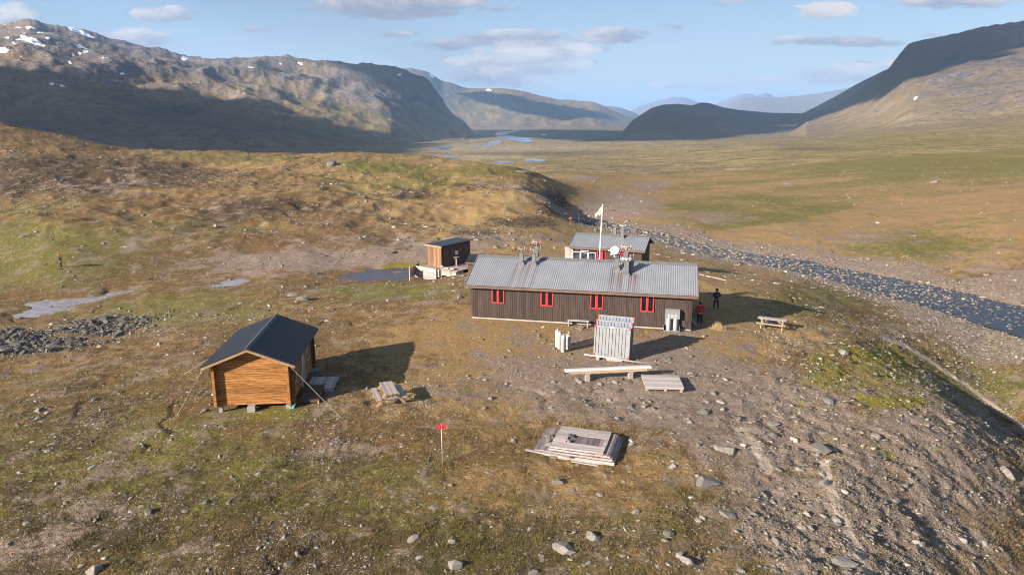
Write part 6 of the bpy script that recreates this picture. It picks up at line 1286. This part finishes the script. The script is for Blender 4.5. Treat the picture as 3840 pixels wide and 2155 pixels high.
F2 = Frame((ctr[0], ctr[1], float(gz(ctr[0], ctr[1]))), ag); picnic(F2, math.hypot(*n_[:2]), 'pale picnic table at the edge of the long hut shadow')
# ---- marker posts with red crosses, sign plate
def marker(px, py, pt, label, arm=.42, post=M['pipe_light'], cross=M['red'], r=.022, yaw=.15):
    g = hit(px, py); t = at_y(px - 2, pt, g[1]); h = t[2] - g[2]; o = thing('trail_marker', label, 'trail marker', tuple(g), yaw, 'red trail markers'); MB().tube((0, 0, -.1), (-.02, 0, h), r, r, 8).build('post', post, o, True)
    m = MB(); zc = h - arm * .36; dx, dz = arm * .54, arm * .27
    for s, y in ((1, -.05), (-1, -.030)): m.beam((-dx - .02, y, zc - s * dz), (dx - .02, y, zc + s * dz), .018, arm * .20, (0, 0, 1))
    m.build('cross', cross, o); return o
marker(1660, 1738, 1587, 'grey metal trail post with a bright red cross in the foreground turf', .40)
marker(2027, 938, 903, 'distant trail post with a red cross seen over the long hut roof', .50, M['new_wood'], M['orange'], .03)
marker(2138, 850, 814, 'far trail post with a red cross beside the stream', .50, M['new_wood'], M['orange'], .03)
g = hit(2834, 1132); t = at_y(2834, 1106, g[1]); hs = t[2] - g[2]; sp_ = thing('sign_plate', 'small blank pale plate on a thin post in the shadow right of the long hut', 'sign', tuple(g)); MB().tube((0, 0, -.1), (0, 0, hs - .06), .02).build('post', M['pale_boards'], sp_); m = MB(); m.add([(-.16, -.12, hs - .10), (.16, -.12, hs - .10), (.16, .12, hs + .03), (-.16, .12, hs + .03), (-.16, -.12, hs - .08), (.16, -.12, hs - .08), (.16, .12, hs + .05), (-.16, .12, hs + .05)], [(3, 2, 1, 0), (4, 5, 6, 7), (0, 1, 5, 4), (1, 2, 6, 5), (2, 3, 7, 6), (3, 0, 4, 7)]).build('plate', M['silver_wood'], sp_)
g = hit(2170, 872); t = at_y(2169, 797, g[1]); MBx = MB(); MBx.tube((0, 0, -.1), (0, 0, t[2] - g[2]), .03, .02, 6); o = MBx.build('thin_mast', M['pipe'], None, True); o.location = tuple(g); tag(o, 'thin grey mast by the stream behind the small hut', 'mast')
# ---- dry grass clump, cable bundle
g = hit(2690, 1236); o_ = tag(empty('grass_clump', tuple(g)), 'tall straw-coloured grass clump in front of the long hut shadow', 'grass clump'); m = MB(); rr = random.Random(4)
for i in range(300):
    a = rr.random() * 6.283; r = min(.8, abs(rr.gauss(0, .34))); x, y = r * math.cos(a), r * math.sin(a) * .6; h = (.30 + .45 * rr.random()) * (1.1 - r); le = .18 * rr.random(); b = rr.random() * 6.283; w = .012
    m.add([(x - w, y, -.05), (x + w, y, -.05), (x + le * math.cos(b), y + le * math.sin(b), h)], [(0, 1, 2)])
m.build('blades', simple('straw', (.42, .30, .15), .8, var=.25, scale=3), o_)
g = hit(1265, 1668); cb = thing('cable_bundle', 'dark cable bundle hung on two thin stakes in the left foreground turf', 'cable', tuple(g)); m = MB(); pts = [(.10 + .075 * math.cos(t * .5) * (1 + .1 * math.sin(t)), .05 * math.sin(t * .7), .16 + .13 * math.sin(t * .5)) for t in range(90)]
for p, q in zip(pts, pts[1:]): m.tube(p, q, .016, n=5)
m.build('coil', M['cable'], cb, True); m = MB(); pr = None
for i in range(13):
    t = i / 12; p = (.16 + .44 * t, -.03, .26 - .16 * math.sin(math.pi * t)); 
    if pr: m.tube(pr, p, .012, n=5)
    pr = p
m.build('rope', M['rope'], cb, True)
for x in (.15, .60): MB().tube((x, -.02, -.1), (x, -.02, .33), .014, n=6).build('stake', M['pipe_light'], cb)

# ------------------------------------------------------------------ people
def skin_obj(name, pts, edges, mat, parent=None, sub=2):
    bm = bmesh.new(); lay = bm.verts.layers.skin.verify(); vs = []
    for i, (p, r) in enumerate(pts):
        v = bm.verts.new(p); r = r if isinstance(r, tuple) else (r, r); v[lay].radius = r; v[lay].use_root = (i == 0); vs.append(v)
    for a, b in edges: bm.edges.new((vs[a], vs[b]))
    me = bpy.data.meshes.new(name); bm.to_mesh(me); bm.free(); o = link(name, me, mat, parent)
    sk = o.modifiers.new('skin', 'SKIN'); sk.use_smooth_shade = True; s = o.modifiers.new('sub', 'SUBSURF'); s.levels = s.render_levels = sub; me.materials.clear(); me.materials.append(mat); return o
def person(g, h, yaw, label, jacket, stance=.14, lean=0.0, hands='down', hair=None, hood=None, jl=.80):
    s = h / 1.78; o = thing('person', label, 'person', tuple(g), yaw, 'people'); V = lambda x, y, z: (x * s, y * s, z * s)
    f = -1                                                           # faces local -y
    sh, el_, wr = {}, {}, {}
    for k in (-1, 1):
        sh[k] = (k * .20, 0 + lean * .9, 1.44)
        if hands == 'down': el_[k] = (k * .27, .05 + lean * .6, 1.14); wr[k] = (k * .25, -.06 + lean * .5, .90)
        elif hands == 'pocket': el_[k] = (k * .33, .08 + lean * .6, 1.16); wr[k] = (k * .21, -.05, .95)
        else: el_[k] = (k * .30, -.02, 1.17); wr[k] = (k * .09, -.27, 1.30)
    hy = lean * 1.2
    pts = [(V(0, 0, .96), (.15 * s, .11 * s)), (V(0, lean * .4, 1.15), (.145 * s, .105 * s)), (V(0, lean * .8, 1.36), (.17 * s, .11 * s)), (V(0, hy, 1.50), .06 * s), (V(0, hy - .015, 1.58), .065 * s), (V(0, hy - .02, 1.67), (.080 * s, .096 * s)), (V(0, hy - .01, 1.745), .055 * s), (V(0, hy - .10, 1.645), .020 * s)]
    ed = [(0, 1), (1, 2), (2, 3), (3, 4), (4, 5), (5, 6), (5, 7)]
    for k in (-1, 1):
        b = len(pts); hd = Vector(wr[k]) - Vector(el_[k]); hd.normalize(); hp = Vector(wr[k]) + hd * .09; tp_ = hp + hd * .08
        pts += [(V(*sh[k]), .065 * s), (V(*el_[k]), .046 * s), (V(*wr[k]), .030 * s), (V(*hp), (.040 * s, .022 * s))]; ed += [(2, b), (b, b + 1), (b + 1, b + 2), (b + 2, b + 3)]
        sd = Vector((1, 0, 0)) - hd * hd.x; sd.normalize()
        for q in range(4):
            pts.append((V(*(hp + hd * (.075 + .012 * (1 - abs(q - 1.4))) + sd * (.022 * (q - 1.5)) + Vector((0, -.012, 0)))), .0085 * s)); ed.append((b + 3, len(pts) - 1))
        pts.append((V(*(Vector(wr[k]) + hd * .075 - Vector((k * .045, .02, 0)))), .0095 * s)); ed.append((b + 2, len(pts) - 1))
        b = len(pts); pts += [(V(k * .10, 0, .88), .085 * s), (V(k * (stance * .75 + .02), -.01, .49), .058 * s), (V(k * stance, .02, .10), .040 * s), (V(k * stance * 1.1, -.13, .035), (.042 * s, .03 * s))]; ed += [(0, b), (b, b + 1), (b + 1, b + 2), (b + 2, b + 3)]
    skin_obj('body', pts, ed, M['skin'], o)
    jp = [(V(0, 0, jl + .10), (.185 * s, .135 * s)), (V(0, lean * .3, 1.10), (.185 * s, .135 * s)), (V(0, lean * .8, 1.36), (.205 * s, .14 * s)), (V(0, hy * .95, 1.50), .085 * s)]; je = [(0, 1), (1, 2), (2, 3)]
    for k in (-1, 1):
        b = len(jp); e_ = Vector(el_[k]); w_ = Vector(wr[k]); jp += [(V(*sh[k]), .088 * s), (V(*e_), .066 * s), (V(*(e_ + (w_ - e_) * .95)), .050 * s)]; je += [(2, b), (b, b + 1), (b + 1, b + 2)]
    skin_obj('jacket', jp, je, jacket, o)
    tp_ = [(V(0, 0, .93), (.165 * s, .125 * s))]; te = []
    for k in (-1, 1):
        b = len(tp_); tp_ += [(V(k * .10, 0, .82), .105 * s), (V(k * (stance * .75 + .02), -.01, .49), .076 * s), (V(k * stance, .02, .12), .062 * s)]; te += [(0, b), (b, b + 1), (b + 1, b + 2)]
    skin_obj('trousers', tp_, te, M['trousers'], o)
    for k in (-1, 1): skin_obj('boot', [(V(k * stance, .03, .13), .055 * s), (V(k * stance, .03, .05), .055 * s), (V(k * stance * 1.1, -.10, .045), .050 * s), (V(k * stance * 1.15, -.18, .04), .036 * s)], [(0, 1), (1, 2), (2, 3)], M['boots'], o)
    m = MB(); hm = hood or M['hair']
    prof = [(.0, .135), (.055, .125), (.092, .085), (.106, .03), (.103, -.03), (.085, -.075)]
    m.lathe([(r * s * (1.22 if hood else 1), z * s * (1.12 if hood else 1)) for r, z in prof[::-1]], 14, V(0, hy + .012, 1.672)); m.build('hood' if hood else 'hair', hm, o, True)
    return o
g = hit(2622, 1216); person(g, 1.80, rad(170), 'person in a red jacket standing with the back turned beside the long hut', M['red_jacket'], .13, 0, 'pocket')
g = hit(2684, 1161); person(g, 1.80, rad(-8), 'person in a dark blue jacket with hood looking down at the hands', M['navy_jacket'], .17, -.02, 'phone', None, M['navy_jacket'], .74)
g = hit(230, 1008); person(g, 1.74, rad(-40), 'person in a black jacket and orange cap alone on the slope at the far left', M['black_jacket'], .10, -.06, 'pocket', None, M['orange'])

# ------------------------------------------------------------------ the air
m = MB(); m.box(-27000, 27000, -400, 28500, -140, 640); m.add([], [])
hz_, t, p, out = new_mat('haze_air'); t.n.remove(p); v = t.node('ShaderNodeVolumePrincipled'); v.inputs['Color'].default_value = (.36, .60, 1.0, 1); v.inputs['Density'].default_value = HAZE; v.inputs['Anisotropy'].default_value = .0; t.l.new(v.outputs[0], out.inputs['Volume'])
o = m.build('haze', hz_); tag(o, None, None, None, 'stuff')
